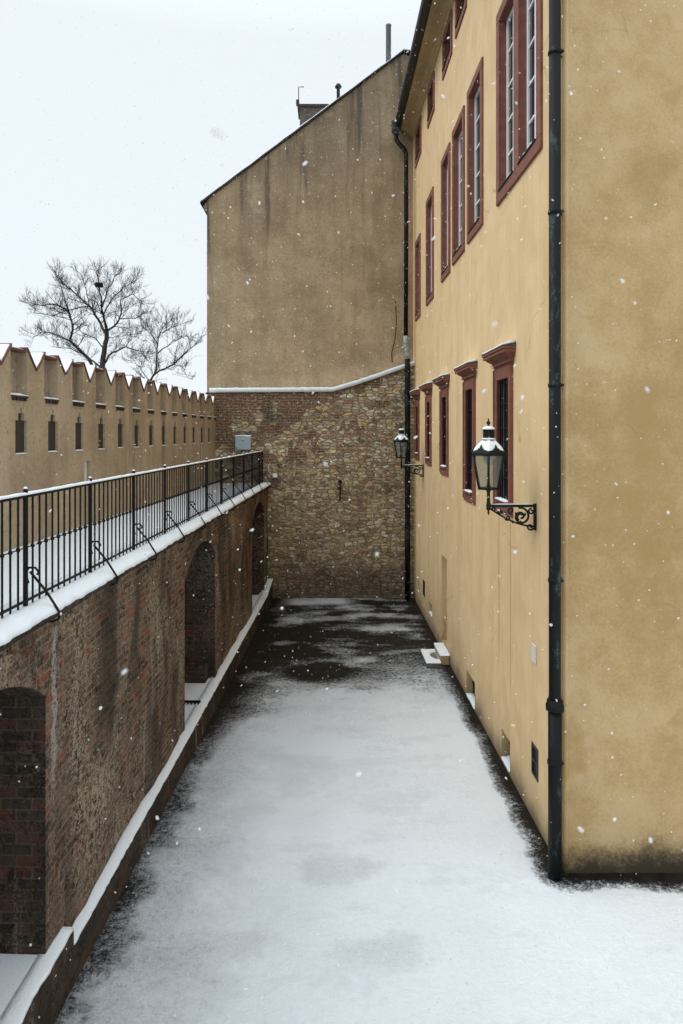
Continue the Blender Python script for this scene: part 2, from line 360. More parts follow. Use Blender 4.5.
# ------------------------------------------------------------------ mesh helper
class MB:
    def __init__(s): s.v, s.f, s.sm = [], [], []
    def face(s, pts, smooth=False):
        i = len(s.v); s.v += [tuple(p) for p in pts]; s.f.append(tuple(range(i, i+len(pts)))); s.sm.append(smooth)
    def mesh(s, verts, faces, smooth=False):
        i = len(s.v); s.v += [tuple(p) for p in verts]
        for f in faces: s.f.append(tuple(i+k for k in f)); s.sm.append(smooth)
    def hexa(s, p):
        s.mesh(p, [(0, 3, 2, 1), (4, 5, 6, 7), (0, 1, 5, 4), (1, 2, 6, 5), (2, 3, 7, 6), (3, 0, 4, 7)])
    def box(s, F, u0, u1, n0, n1, z0, z1):
        s.hexa([F(u0, n0, z0), F(u1, n0, z0), F(u1, n1, z0), F(u0, n1, z0),
                F(u0, n0, z1), F(u1, n0, z1), F(u1, n1, z1), F(u0, n1, z1)])
    def tube(s, pts, r, seg=8, cap=True):
        pts = [Vector(p) for p in pts]
        rs = r if isinstance(r, (list, tuple)) else [r]*len(pts)
        vs, fs = [], []
        t = (pts[1]-pts[0]).normalized()
        a = Vector((0, 0, 1)) if abs(t.z) < .9 else Vector((1, 0, 0))
        nrm = t.cross(a).normalized()
        for i, p in enumerate(pts):
            if i == 0: tt = pts[1]-pts[0]
            elif i == len(pts)-1: tt = pts[-1]-pts[-2]
            else: tt = pts[i+1]-pts[i-1]
            tt.normalize()
            nrm = (nrm - tt*nrm.dot(tt)).normalized(); bn = tt.cross(nrm)
            for k in range(seg):
                an = 2*math.pi*k/seg
                vs.append(p + (nrm*math.cos(an) + bn*math.sin(an))*rs[i])
        for i in range(len(pts)-1):
            for k in range(seg):
                a0 = i*seg+k; a1 = i*seg+(k+1) % seg
                fs.append((a0, a1, a1+seg, a0+seg))
        if cap:
            fs.append(tuple(range(seg-1, -1, -1))); fs.append(tuple(range((len(pts)-1)*seg, len(pts)*seg)))
        s.mesh(vs, fs, seg > 5)
    def lathe(s, c, prof, seg=12, smooth=True, rot=0):
        vs, fs = [], []
        for r, z in prof:
            for k in range(seg):
                a = 2*math.pi*k/seg + rot
                vs.append((c[0]+r*math.cos(a), c[1]+r*math.sin(a), c[2]+z))
        for i in range(len(prof)-1):
            for k in range(seg):
                a0 = i*seg+k; a1 = i*seg+(k+1) % seg
                fs.append((a0, a1, a1+seg, a0+seg))
        fs.append(tuple(range(seg-1, -1, -1))); fs.append(tuple(range((len(prof)-1)*seg, len(prof)*seg)))
        s.mesh(vs, fs, smooth)
    def loft(s, rings, cap=True, smooth=False):
        k = len(rings[0]); vs = [p for r in rings for p in r]; fs = []
        for i in range(len(rings)-1):
            for j in range(k):
                fs.append((i*k+j, i*k+(j+1) % k, (i+1)*k+(j+1) % k, (i+1)*k+j))
        if cap: fs.append(tuple(range(k-1, -1, -1))); fs.append(tuple(range((len(rings)-1)*k, len(rings)*k)))
        s.mesh(vs, fs, smooth)
    def build(s, name, mat, parent=None, at=None, bevel=0):
        """ONE mesh object; vertices are world coordinates, stored relative to the thing's base"""
        base = Vector(at) if at else (root_loc(parent) if parent else Vector((0, 0, 0)))
        me = bpy.data.meshes.new(name)
        me.from_pydata([tuple(Vector(p)-base) for p in s.v], [], s.f)
        me.update()
        me.polygons.foreach_set('use_smooth', s.sm)
        uv = me.uv_layers.new(name='UVMap')
        for p in me.polygons:
            n = p.normal
            for li in p.loop_indices:
                w = Vector(s.v[me.loops[li].vertex_index])
                if abs(n.x) >= abs(n.y) and abs(n.x) >= abs(n.z)*.8: c = (w.y, w.z)
                elif abs(n.y) >= abs(n.z)*.8: c = (w.x, w.z)
                else: c = (w.y, w.x)
                uv.data[li].uv = c
        me.materials.append(M[mat])
        o = bpy.data.objects.new(name, me); COL.objects.link(o)
        if parent: o.parent = parent
        else: o.location = base
        if bevel:
            b = o.modifiers.new('bevel', 'BEVEL'); b.width = bevel; b.segments = 2; b.limit_method = 'ANGLE'
        return o

def root_loc(o):
    while o.parent: o = o.parent
    return Vector(o.location)
def tag(o, label, cat, group=None, kind=None):
    if label: o['label'] = label
    if cat: o['category'] = cat
    if group: o['group'] = group
    if kind: o['kind'] = kind
    return o
def thing(name, label, cat, loc, group=None):
    o = bpy.data.objects.new(name, None); COL.objects.link(o); o.location = loc
    o.empty_display_size = .3
    return tag(o, label, cat, group)
def frame(x0, slope, sign):
    """wall line x = x0 + slope*y ; u runs along y, n points away from the wall face (sign = +-1 along x)"""
    L = math.hypot(slope, 1); t = (slope/L, 1/L); nn = (sign/L, -sign*slope/L)
    def F(u, n, z):
        return Vector((x0 + slope*u + nn[0]*n, u + nn[1]*n, z))
    return F
def W(x, y, z): return Vector((x, y, z))
def jit(seed, s=1.0):
    return mnoise.noise(Vector((seed*1.37, seed*.71+3.1, s)))

FL = frame(-2.665, .0375, 1)      # brick retaining wall, faces the yard
FB = frame(-4.42, .045, 1)       # battlement wall
FY = frame(2.69, -.006, -1)      # yellow facade
CUTZ = 3.52                      # walkway level
YB = 20.8                        # rubble wall face

def snow_strip(mb, F, u0, u1, n0, n1, z, h, step=.12, jn=.02, jz=.015, seed=0, zf=None):
    """rounded snow ridge lying along a wall"""
    k = max(2, int((u1-u0)/step)); rings = []
    for i in range(k+1):
        u = u0 + (u1-u0)*i/k
        zz = z if zf is None else zf(u)
        a = jit(u*3.1+seed, 1)*jn; b = jit(u*2.7+seed+9, 2)*jn; c = h + jit(u*4.3+seed+4, 3)*jz
        if i in (0, k): c *= .7
        m = (n0+n1)/2
        rings.append([F(u, n0+b, zz), F(u, n0+b, zz+c*.55), F(u, n0*.75+n1*.25+b*.5, zz+c*.93), F(u, m, zz+c),
                      F(u, n0*.25+n1*.75+a*.5, zz+c*.93), F(u, n1+a, zz+c*.55), F(u, n1+a, zz)])
    mb.loft(rings, True, True)

# wall sheet with rectangular recesses (front cells, reveals, optional back)
def cell_wall(mb, F, u0, u1, z0, z1, holes, depth, back=True, extra_u=(), extra_z=()):
    us = sorted({round(v, 4) for h in holes for v in h[:2]} | {u0, u1} | set(extra_u))
    zs = sorted({round(v, 4) for h in holes for v in h[2:]} | {z0, z1} | set(extra_z))
    def hole(i, j):
        if i < 0 or j < 0 or i >= len(us)-1 or j >= len(zs)-1: return None
        cu = (us[i]+us[i+1])/2; cz = (zs[j]+zs[j+1])/2
        return any(h[0] < cu < h[1] and h[2] < cz < h[3] for h in holes)
    for i in range(len(us)-1):
        for j in range(len(zs)-1):
            a, b, c, d = us[i], us[i+1], zs[j], zs[j+1]
            if not hole(i, j):
                mb.face([F(a, 0, c), F(b, 0, c), F(b, 0, d), F(a, 0, d)])
            else:
                if back: mb.face([F(a, -depth, c), F(b, -depth, c), F(b, -depth, d), F(a, -depth, d)])
                if hole(i-1, j) is False: mb.face([F(a, 0, c), F(a, 0, d), F(a, -depth, d), F(a, -depth, c)])
                if hole(i+1, j) is False: mb.face([F(b, 0, c), F(b, -depth, c), F(b, -depth, d), F(b, 0, d)])
                if hole(i, j-1) is False: mb.face([F(a, 0, c), F(a, -depth, c), F(b, -depth, c), F(b, 0, c)])
                if hole(i, j+1) is False: mb.face([F(a, 0, d), F(b, 0, d), F(b, -depth, d), F(a, -depth, d)])

# ================================================================== GROUND
mb = MB()
mb.face([W(-300, -200, 0), W(300, -200, 0), W(300, 500, 0), W(-300, 500, 0)])
tag(mb.build('courtyard_ground', 'courtyard_snow'), 'courtyard paving under thin half melted snow', 'ground', kind='structure')

# ================================================================== RETAINING WALL
rw = thing('retaining_wall', 'dark brick retaining wall with arched niches under the snowy walkway', 'wall', (-2.4, 6, 0))
ARCH = [(3.58, 5.87), (10.65, 12.94), (17.60, 19.90)]
ZS, ZA, DEP = 2.74, 3.13, 1.45
ZT = 3.40
mb = MB()
def arch_z(u, a, b):
    h = (b-a)/2; rise = ZA-ZS; Rr = (h*h+rise*rise)/(2*rise); m = (a+b)/2
    return ZA - Rr + math.sqrt(max(0, Rr*Rr-(u-m)**2))
prev = .5; lining = []
for a, b in ARCH + [(YB+.2, None)]:
    k, kz = max(6, int((a-prev)*5)), 17                    # pier face, gently uneven
    vs, fs = [], []
    for i in range(k+1):
        u = prev+(a-prev)*i/k
        for q in range(kz+1):
            z = ZT*q/kz
            e = min(1, min(u-prev, a-u)/.25, (ZT-z)/.3+.0001)
            d = e*(.045*mnoise.noise(Vector((u*.9, z*.9, 2)))+.022*mnoise.noise(Vector((u*3.2, z*3.2, 5)))+.012*mnoise.noise(Vector((u*9, z*9, 8))))
            vs.append(FL(u, d, z))
    for i in range(k):
        for q in range(kz): fs.append((i*(kz+1)+q, (i+1)*(kz+1)+q, (i+1)*(kz+1)+q+1, i*(kz+1)+q+1))
    mb.mesh(vs, fs, True)
    if b is None: break
    N = 16; lb = MB(); lining.append(lb)
    for i in range(N):
        u = a+(b-a)*i/N; u2 = a+(b-a)*(i+1)/N
        za, zb = arch_z(u, a, b), arch_z(u2, a, b)
        mb.face([FL(u, 0, za), FL(u2, 0, zb), FL(u2, 0, ZT), FL(u, 0, ZT)])
        lb.face([FL(u, 0, za), FL(u, -DEP, za), FL(u2, -DEP, zb), FL(u2, 0, zb)])
        lb.face([FL(u, -DEP, 0), FL(u2, -DEP, 0), FL(u2, -DEP, zb), FL(u, -DEP, za)])
    lb.face([FL(a, 0, 0), FL(a, 0, ZS), FL(a, -DEP, ZS), FL(a, -DEP, 0)])
    lb.face([FL(b, 0, 0), FL(b, -DEP, 0), FL(b, -DEP, ZS), FL(b, 0, ZS)])
    lb.face([FL(a, 0, 0.0), FL(a, -DEP, 0), FL(b, -DEP, 0), FL(b, 0, 0)])
    prev = b
mb.face([FL(.5, 0, 0), FL(.5, 0, ZT), FL(.5, -1.9, ZT), FL(.5, -1.9, 0)])
mb.build('masonry', 'brick_wall', rw)
for lb in lining: lb.build('niche_lining', 'niche_shade_brick', rw)
# brick rings round the arches, slightly proud
for a, b in ARCH:
    mb = MB(); N = 18; rings = []
    for i in range(N+1):
        u = a+(b-a)*i/N; z = arch_z(u, a, b); m = (a+b)/2
        du = (u-m)/((b-a)/2)*.09
        rings.append([FL(u, .018, z), FL(u+du, .018, z+.24), FL(u+du, -.05, z+.24), FL(u, -.05, z)])
    mb.loft(rings); mb.build('arch_ring', 'brick_wall', rw)
# coping slab under the snow, with its uneven stones
mb = MB(); u = .5; i = 0
while u < YB:
    w = .55+.3*random.random(); u2 = min(u+w, YB-.002)
    mb.box(FL, u, u2-.008, -.38, .055+.02*random.random(), ZT-.003*(i % 2), CUTZ-.045)
    u = u2 if u2 < YB-.01 else YB; i += 1
mb.build('coping', 'brick_kerb', rw, bevel=.012)
# low brick ledge along the foot
def kerb_x(y): return -2.57+.04*y
def kerb_z(y): return .36 + max(0, (y-19.5))*.17
mb = MB(); ys = [6.2+(YB-6.2)*i/40 for i in range(41)]
rings = [[W(kerb_x(y), y, 0), W(kerb_x(y)-.012+.02*jit(y*5), y, kerb_z(y)), FL(y, -.05, kerb_z(y)), FL(y, -.05, 0)] for y in ys]
mb.loft(rings)
kb = mb.build('ledge', 'brick_kerb', rw)
mb = MB()
rings = []
for i in range(241):
    y = 6.2+(YB-6.2)*i/240
    e = .007*jit(y*4.1, 5)+.008*jit(y*13, 2)+.004*jit(y*37, 3)
    xo = kerb_x(y)+.004+e; z = kerb_z(y)
    rings.append([W(xo, y, z+.003), W(xo-.006, y, z+.022), FL(y, .01, z+.026), FL(y, -.07, z+.024), FL(y, -.07, z+.003)])
mb.loft(rings, True, True); mb.build('snow_cover', 'snow', kb)
mb = MB(); ys = [.5+(6.2-.5)*i/20 for i in range(21)]
rings = [[W(kerb_x(y), y, 0), W(kerb_x(y)+.01*jit(y*5), y, .50), FL(y, -.05, .50), FL(y, -.05, 0)] for y in ys]
mb.loft(rings); kb2 = mb.build('ledge', 'brick_kerb', rw)
# niche floors (paved, snow blown in)
g = NT('niche_floor')
dw = g.x + 2.665 - g.y*.0375
cov = (dw + (g.noise(3, 5)-.5)*.35 + (g.y-6.2).ss(0, 1)*.9).ss(-.75, -.12)
m = (cov + (g.noise(26, 6, rough=.7)-.5)*.9).ss(.30, .62)
g.color(g.mix(m, (.060, .048, .036), tuple(c*.96 for c in SNOW))); g.bump(m + g.noise(40, 3)*.5, .015); M['niche_floor'] = g.mat
for i, (a, b) in enumerate(ARCH):
    z = .525 if i == 0 else .375
    mb = MB(); 
    mb.box(FL, a+.003, b-.003, -DEP+.003, -.05, .02, z)
    mb.build('niche_floor', 'niche_floor', rw)
    if i == 0:
        mb = MB(); rings = []
        for k in range(91):
            y = .5+5.7*k/90; xo = kerb_x(y)+.02*jit(y*4, 5)+.01*jit(y*15, 3)
            rings.append([W(xo, y, .503), W(xo-.015, y, .526), FL(y, .0, .530), FL(y, -.06, .529), FL(y, -.06, .503)])
        mb.loft(rings, True, True); mb.build('snow_cover', 'snow', kb2)
    else:
        mb = MB(); mb.box(FL, b-.28, b-.006, -DEP+.01, -.12, z, z+.30); mb.build('plinth', 'niche_shade_brick', rw, bevel=.01)
# iron drain comb lying on the ledge of the middle niche
dg = MB(); z = .385
dg.box(FL, 11.72, 11.76, -.35, .0, z, z+.03)
for k in range(6): dg.box(FL, 11.64, 11.72, -.33+k*.06, -.31+k*.06, z+.004, z+.022)
tag(dg.build('drain_grate', 'black_iron', at=FL(11.7, -.15, z)), 'small black iron comb grate on the snowy floor of the middle niche', 'grate')

# ================================================================== WALKWAY
mb = MB()
ys = [.5+(YB-.5)*i/50 for i in range(51)]
rows = []
for y in ys:
    xl = FB(y, 0, 0).x - .1; xr = FL(y, 0, 0).x - .36
    row = []
    for k in range(9):
        f = k/8; x = xl+(xr-xl)*f
        z = CUTZ - .012 + .05*max(0, 1-f*6) + .012*mnoise.noise(Vector((x*1.7, y*1.1, 0)))
        row.append((x, y, z))
    rows.append(row)
vs = [p for r in rows for p in r]; fs = []
for i in range(len(rows)-1):
    for k in range(8): fs.append((i*9+k, i*9+k+1, (i+1)*9+k+1, (i+1)*9+k))
mb.mesh(vs, fs, True)
tag(mb.build('walkway', 'snow'), 'snow covered raised walkway behind the railing', 'walkway', kind='structure')
# snow lying on the coping: ragged outer lip
mb = MB(); rings = []
for i in range(321):
    y = .5+(YB-.52)*i/320
    e = .028*jit(y*3.3, 1)+.022*jit(y*11, 2)+.014*jit(y*27, 4)-.05*max(0, jit(y*2.1, 12)-.35)
    h = .012*jit(y*6, 7)+.010*jit(y*19, 3)
    rings.append([FL(y, .095+e, CUTZ-.055), FL(y, .10+e, CUTZ-.03), FL(y, .075+e, CUTZ+.004+h), FL(y, -.04, CUTZ+.018+h),
                  FL(y, -.2, CUTZ+.006), FL(y, -.40, CUTZ-.01), FL(y, -.40, CUTZ-.06)])
mb.loft(rings, True, True); mb.build('snow_cover', 'snow', rw)

# ================================================================== RAILING
rl = thing('railing', 'long black iron railing with slanted stays along the snowy walkway edge', 'railing', FL(12, -.155, CUTZ))
NR = -.155
posts = [5.83+1.42*k for k in range(-1, 11)] + [20.70]
ZR = CUTZ + .96
mb = MB(); mb.box(FL, posts[0], posts[-1], NR-.022, NR+.022, ZR-.022, ZR); hr = mb.build('handrail', 'black_iron', rl)
mb = MB(); snow_strip(mb, FL, posts[0], posts[-1], NR-.024, NR+.024, ZR+.001, .022, .06, .005, .006, 3); mb.build('snow_cover', 'snow', hr)
mb = MB(); mb.box(FL, posts[0], posts[-1], NR-.012, NR+.012, CUTZ+.045, CUTZ+.062); mb.build('bottom_rail', 'black_iron', rl)
mb = MB(); mb.box(FL, posts[0], posts[-1], NR-.004, NR+.004, CUTZ+.505, CUTZ+.513); mb.build('middle_rail', 'black_iron', rl)
bal = []
for i in range(len(posts)-1):
    a, b = posts[i], posts[i+1]; n = 11 if b-a > 1 else 5
    for k in range(1, n): bal.append(a+(b-a)*k/n)
def baluster(mb, u):
    w = .0068
    mb.box(FL, u-w, u+w, NR-w, NR+w, CUTZ+.004, ZR-.022)
    mb.lathe(FL(u, NR, CUTZ+.509), [(.010, -.02), (.019, -.009), (.019, .009), (.010, .02)], 6)
for u in bal[:100]:
    mb = MB(); baluster(mb, u); mb.build('baluster', 'black_iron', rl)
if bal[100:]:
    mb = MB()
    for u in bal[100:]: baluster(mb, u)
    mb.build('baluster', 'black_iron', rl)['kind'] = 'stuff'
for u in posts:
    mb = MB(); w = .0155
    mb.box(FL, u-w, u+w, NR-w, NR+w, CUTZ-.02, ZR+.032)
    p = mb.build('post', 'black_iron', rl)
    mb = MB(); mb.lathe(FL(u, NR, ZR+.032), [(.012, 0), (.021, .009), (.020, .018), (.014, .03), (.004, .036)], 8)
    f = mb.build('finial', 'black_iron', p)
    mb = MB(); mb.lathe(FL(u, NR, ZR+.052), [(.019, 0), (.019, .006), (.012, .014), (.003, .018)], 8); mb.build('snow_cap', 'snow', p)
    # slanted stay with a hooked head, going over the edge and curling into the masonry
    mb = MB()
    u2 = u+.02
    path = [FL(u2, NR+.015, CUTZ+.20), FL(u2, NR-.01, CUTZ+.29), FL(u2, NR+.02, CUTZ+.335), FL(u2, NR+.075, CUTZ+.335), FL(u2, NR+.105, CUTZ+.30), FL(u2, NR+.09, CUTZ+.275)]
    mb.tube(path, .010, 6)
    mb.tube([FL(u2, NR+.03, CUTZ+.30), FL(u2, NR+.17, CUTZ+.135), FL(u2, .125, CUTZ-.035), FL(u2, .135, CUTZ-.075),
             FL(u2, .12, CUTZ-.105), FL(u2, .07, CUTZ-.125), FL(u2, -.02, CUTZ-.125)], .0105, 6)
    mb.build('stay', 'black_iron', rl)

# ================================================================== BATTLEMENT WALL
bw = thing('battlement_wall', 'brown plastered wall with swallow tail merlons and narrow loopholes', 'wall', FB(14, 0, 0))
per, c0 = .922, 8.83
TH = .42
nI = list(range(-5, 14))
Z_SILL, Z_TOP, Z_V = 5.50, 6.11, 5.85
holes = []
for i in nI:
    c = c0+per*i+.06
    if c > YB-.1: continue
    q = .022*jit(i*2.9, 6); w = .15+.015*jit(i*4.7, 2); c += .02*jit(i*1.9, 8)
    holes += [(c-w, c+w, 4.74+q*.6, 5.18+q), (c-.075, c+.075, 5.18+q, 5.275+q), (c-.022, c+.022, 5.275+q, 5.345+q)]
holes += [(10.93, 11.16, 4.18, 4.56), (18.78, 18.93, 4.28, 4.72)]
mb = MB()
cell_wall(mb, FB, .5, YB+.25, 0, Z_SILL, holes, .34)
mb.face([FB(.5, 0, Z_SILL), FB(YB+.25, 0, Z_SILL), FB(YB+.25, -TH, Z_SILL), FB(.5, -TH, Z_SILL)])
mb.face([FB(.5, -TH, 0), FB(YB+.25, -TH, 0), FB(YB+.25, -TH, Z_SILL), FB(.5, -TH, Z_SILL)])
mb.face([FB(.5, 0, 0), FB(.5, 0, Z_SILL), FB(.5, -TH, Z_SILL), FB(.5, -TH, 0)])
mb.build('plaster_face', 'brown_plaster', bw)
for h in [h for h in holes if abs(h[2]-4.74) < .03]:                  # added dark blocks painting the shade inside the open loopholes
    mb = MB(); mb.box(FB, h[0]+.004, h[1]-.004, -.33, -.035, h[2]+.005, h[3]-.005); m = (h[0]+h[1])/2
    mb.box(FB, m-.066, m+.066, -.33, -.035, h[3]-.005, h[3]+.09); mb.box(FB, m-.02, m+.02, -.33, -.035, h[3]+.09, h[3]+.16)
    mb.build('loophole_shade_fill', 'loophole_shade', bw)
for i, c in enumerate([h for h in holes if abs(h[2]-4.74) < .03]):      # snow dust on the loophole sills
    mb = MB(); snow_strip(mb, FB, c[0]+.01, c[1]-.01, -.03, .012, c[2]+.002, .016, .05, .006, .006, i); mb.build('loophole_snow', 'snow', bw)
mb = MB(); mb.box(FB, 10.95, 11.14, -.25, -.05, 4.19, 4.55); mb.build('niche_plate', 'pale_plate', bw)
def coping_part(pts, parent, nf=.020):
    """thin tile course following the toothed outline; pts = [(u,z)...]"""
    mb = MB(); rings = []
    for u, z in pts:
        rings.append([FB(u, nf, z), FB(u, nf, z+.030), FB(u, -TH-.03, z+.030), FB(u, -TH-.03, z)])
    mb.loft(rings); return mb.build('coping', 'brick_coping', parent)
for i in nI:
    c = c0+per*i
    a, b = c-.21, c+.21; d = c+per-.21               # infill a..b, merlon b..d
    if a > YB: continue
    # recessed infill panel
    rec = -.15
    mb = MB(); mb.box(FB, a+.001, b-.001, -TH+.02, rec, Z_SILL+.002, Z_TOP-.03)
    p = mb.build('infill_panel', 'infill_plaster', bw)
    cz = .018*jit(i*3.3)
    coping_part([(a+.002, Z_TOP-.034+cz*.6), (b-.002, Z_TOP-.034-cz*.6)], p, -.004)
    mb = MB(); mb.box(FB, a+.012, b-.012, rec-.02, .03, Z_SILL-.03, Z_SILL-.004)
    for k in range(4): mb.box(FB, a+.03+k*.098, a+.085+k*.098, .0, .026, Z_SILL-.07, Z_SILL-.03)
    s = mb.build('brick_sill', 'brick_kerb', p)
    mb = MB(); snow_strip(mb, FB, a+.015, b-.015, rec+.01, .034, Z_SILL-.003, .026, .05, .014, .016, i*7); mb.build('sill_snow', 'snow', p)
    mb = MB(); snow_strip(mb, FB, a+.02, b-.02, -TH-.02, -.02, Z_TOP+.034, .022, .07, .015, .015, i*5, lambda u: Z_TOP-.006); mb.build('snow_cap', 'snow', p)
    if b > YB: continue
    # swallow-tail merlon with a V in its head
    m = (b+d)/2+.02*jit(i*3.7, 4); zj = .045*jit(i*5.1, 2)
    prof = [(b, Z_SILL), (d, Z_SILL), (d, Z_TOP), (m, Z_V+zj), (b, Z_TOP)]
    mb = MB()
    fr = [FB(u, 0, z) for u, z in prof]; bk = [FB(u, -TH, z) for u, z in prof]
    mb.face(fr); mb.face(bk[::-1])
    for k in range(5): mb.face([fr[k], bk[k], bk[(k+1) % 5], fr[(k+1) % 5]])
    p = mb.build('merlon', 'brown_plaster', bw)
    coping_part([(b-.004, Z_TOP+.008), (m, Z_V+zj+.003), (d+.004, Z_TOP+.008)], p)
    mb = MB(); rings = []
    for k in range(13):
        f = k/12; u = b+.015+(d-b-.03)*f
        z = Z_V+zj+(Z_TOP-Z_V-zj)*abs(u-m)/((d-b)/2)+.032
        h = .016+.030*math.exp(-((u-m)/.05)**2)+.008*jit(u*8+i)
        e = .012*jit(u*9, i+.5)
        rings.append([FB(u, .006+e, z), FB(u, .0+e, z+h*.6), FB(u, -.03, z+h), FB(u, -TH+.03, z+h), FB(u, -TH-.02, z+h*.6), FB(u, -TH-.02, z)])
    mb.loft(rings, True, False); mb.build('snow_cap', 'snow', p)

# ================================================================== RUBBLE WALL AT THE END
sw = thing('stone_wall', 'rubble stone wall closing the courtyard beneath the tall gable', 'wall', (0, YB+.2, 0))
top = [(-3.80, 6.27), (-3.4, 6.28), (-1.6, 6.29), (.05, 6.30), (.30, 6.36), (.8, 6.51), (1.4, 6.71), (2.0, 6.92), (2.62, 7.12)]
mb = MB()
# front face subdivided and gently uneven
nx, nz = 90, 72
def top_z(x):
    for (x0, z0), (x1, z1) in zip(top, top[1:]):
        if x0 <= x <= x1: return z0+(z1-z0)*(x-x0)/(x1-x0)
    return top[-1][1]
vs, fs = [], []
for i in range(nx+1):
    x = -3.78+6.40*i/nx
    for j in range(nz+1):
        z = top_z(x)*j/nz
        d = .035*mnoise.noise(Vector((x*1.1, z*1.1, 4))) + .022*mnoise.noise(Vector((x*4, z*6, 9)))
        vs.append((x, YB-d-.02*(1-j/nz), z))
for i in range(nx):
    for j in range(nz): fs.append((i*(nz+1)+j, (i+1)*(nz+1)+j, (i+1)*(nz+1)+j+1, i*(nz+1)+j+1))
mb.mesh(vs, fs, True)
for (x0, z0), (x1, z1) in zip(top, top[1:]):
    mb.face([W(x0, YB-.04, z0-.02), W(x1, YB-.04, z1-.02), W(x1, YB+.42, z1-.02), W(x0, YB+.42, z0-.02)])
mb.face([W(-3.79, YB, 0), W(-3.79, YB, 6.25), W(-3.79, YB+.42, 6.25), W(-3.79, YB+.42, 0)])
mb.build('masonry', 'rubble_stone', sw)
mb = MB(); rings = []
for i in range(121):
    x = -3.66+6.26*i/120; z = top_z(x)-.015; e = .012*jit(x*5, 3)+.006*jit(x*17)
    rings.append([W(x, YB-.085+e, z), W(x, YB-.09+e, z+.10), W(x, YB-.07, z+.135+e), W(x, YB+.2, z+.15), W(x, YB+.30, z+.15), W(x, YB+.30, z)])
mb.loft(rings, True, True); mb.build('snow_cap', 'snow', sw)
mb = MB()                                                   # wrought iron wall anchor
mb.box(W, .285, .325, YB-.09, YB-.03, 2.95, 3.50); mb.box(W, .23, .38, YB-.10, YB-.03, 3.34, 3.39)
mb.lathe((.305, YB-.08, 3.5), [(.02, 0), (.06, .03), (.06, .08), (.02, .11)], 8)
mb.build('wall_anchor', 'black_iron', sw, bevel=.006)

cb = thing('electrical_cabinet', 'pale blue grey metal cabinet on the rubble wall above the walkway railing', 'cabinet', (-2.63, YB-.02, 4.52))
mb = MB(); mb.box(W, -2.865, -2.395, YB-.19, YB-.03, 4.52, 4.93); mb.build('body', 'grey_paint', cb, bevel=.012)
mb = MB(); mb.box(W, -2.845, -2.415, YB-.204, YB-.193, 4.54, 4.91)
d = mb.build('door', 'grey_paint', cb, bevel=.005)
mb = MB(); mb.box(W, -2.825, -2.805, YB-.218, YB-.205, 4.55, 4.60); mb.box(W, -2.66, -2.60, YB-.212, YB-.205, 4.79, 4.805); mb.build('lock', 'black_iron', d)
mb = MB(); mb.loft([[W(-2.867+.475*k/8, YB-.20, 4.931), W(-2.867+.475*k/8, YB-.19, 4.955), W(-2.867+.475*k/8, YB-.05, 4.965+.008*jit(k*2.)), W(-2.867+.475*k/8, YB-.03, 4.931)] for k in range(9)], True, True)
mb.build('snow_cap', 'snow', cb)
jb = thing('junction_box', 'tiny white junction box on the rubble wall at the railing end', 'box', (-1.66, YB-.02, 3.72))
mb = MB(); mb.box(W, -1.735, -1.595, YB-.13, YB-.03, 3.68, 3.80); mb.build('housing', 'white_paint', jb, bevel=.012)
mb = MB(); mb.tube([W(-1.87, YB-.06, 4.05), W(-1.87, YB-.06, 3.90), W(-1.80, YB-.06, 3.80), W(-1.73, YB-.07, 3.76)], .014, 6); mb.build('cable', 'pale_plate', jb)

# ================================================================== GABLE HOUSE
gh = thing('gable_house', 'tall windowless brown plastered gable rising above the rubble wall', 'house', (-.5, 25, 0))
YG = YB+.30
gx0, gz0, gx1, gz1 = -3.80, 12.24, 2.28, 16.78
xr, zr = 9.0, 12.0
mb = MB()
# gable front with slight relief
nx, nz = 60, 60
vs, fs = [], []
def gz(x):
    return gz0+(gz1-gz0)*(x-gx0)/(gx1-gx0) if x < gx1 else gz1-(x-gx1)*.72
for i in range(nx+1):
    x = gx0+(4.2-gx0)*i/nx
    for j in range(nz+1):
        z = gz(x)*j/nz
        vs.append((x, YG-.02*mnoise.noise(Vector((x*.8, z*.8, 1)))-.008*mnoise.noise(Vector((x*4, z*4, 3))), z))
for i in range(nx):
    for j in range(nz): fs.append((i*(nz+1)+j, (i+1)*(nz+1)+j, (i+1)*(nz+1)+j+1, i*(nz+1)+j+1))
mb.mesh(vs, fs, True)
mb.face([W(gx0, YG, 0), W(gx0, YG, gz0), W(gx0, YG+12, gz0), W(gx0, YG+12, 0)])
mb.face([W(gx0, YG+12, 0), W(gx0, YG+12, gz0), W(gx1, YG+12, gz1), W(4.2, YG+12, gz(4.2)), W(4.2, YG+12, 0)])
mb.face([W(4.2, YG, 0), W(4.2, YG+12, 0), W(4.2, YG+12, gz(4.2)), W(4.2, YG, gz(4.2))])
mb.build('wall', 'gable_plaster', gh)
mb = MB(); mb.lathe((gx0-.02, YG+.12, 11.88), [(.02, 0), (.10, .08), (.12, .2), (.06, .32)], 8); mb.build('eave_corbel', 'gable_plaster', gh)
mb = MB()
sl = (gz1-gz0)/(gx1-gx0)
ex0 = gx0-.20; ez0 = gz0-.20*sl
pr = []
for k in range(25):
    f = k/24; x = ex0+(gx1+.02-ex0)*f; z = ez0+sl*(x-ex0)+.018*jit(k*1.9)
    pr.append((x, z))
mb.loft([[W(x, YG-.07, z+.01), W(x, YG-.075, z+.062), W(x, YG+12.1, z+.062), W(x, YG+12.1, z+.01)] for x, z in pr])
mb.loft([[W(x, YG-.07, z+.01), W(x, YG-.075, z+.062), W(x, YG+12.1, z+.062), W(x, YG+12.1, z+.01)] for x, z in ((gx1+.03, gz1), (gx1+.16, gz1-.01), (4.4, gz(4.4)))])
rf = mb.build('roof', 'roof_tile', gh)
mb = MB()
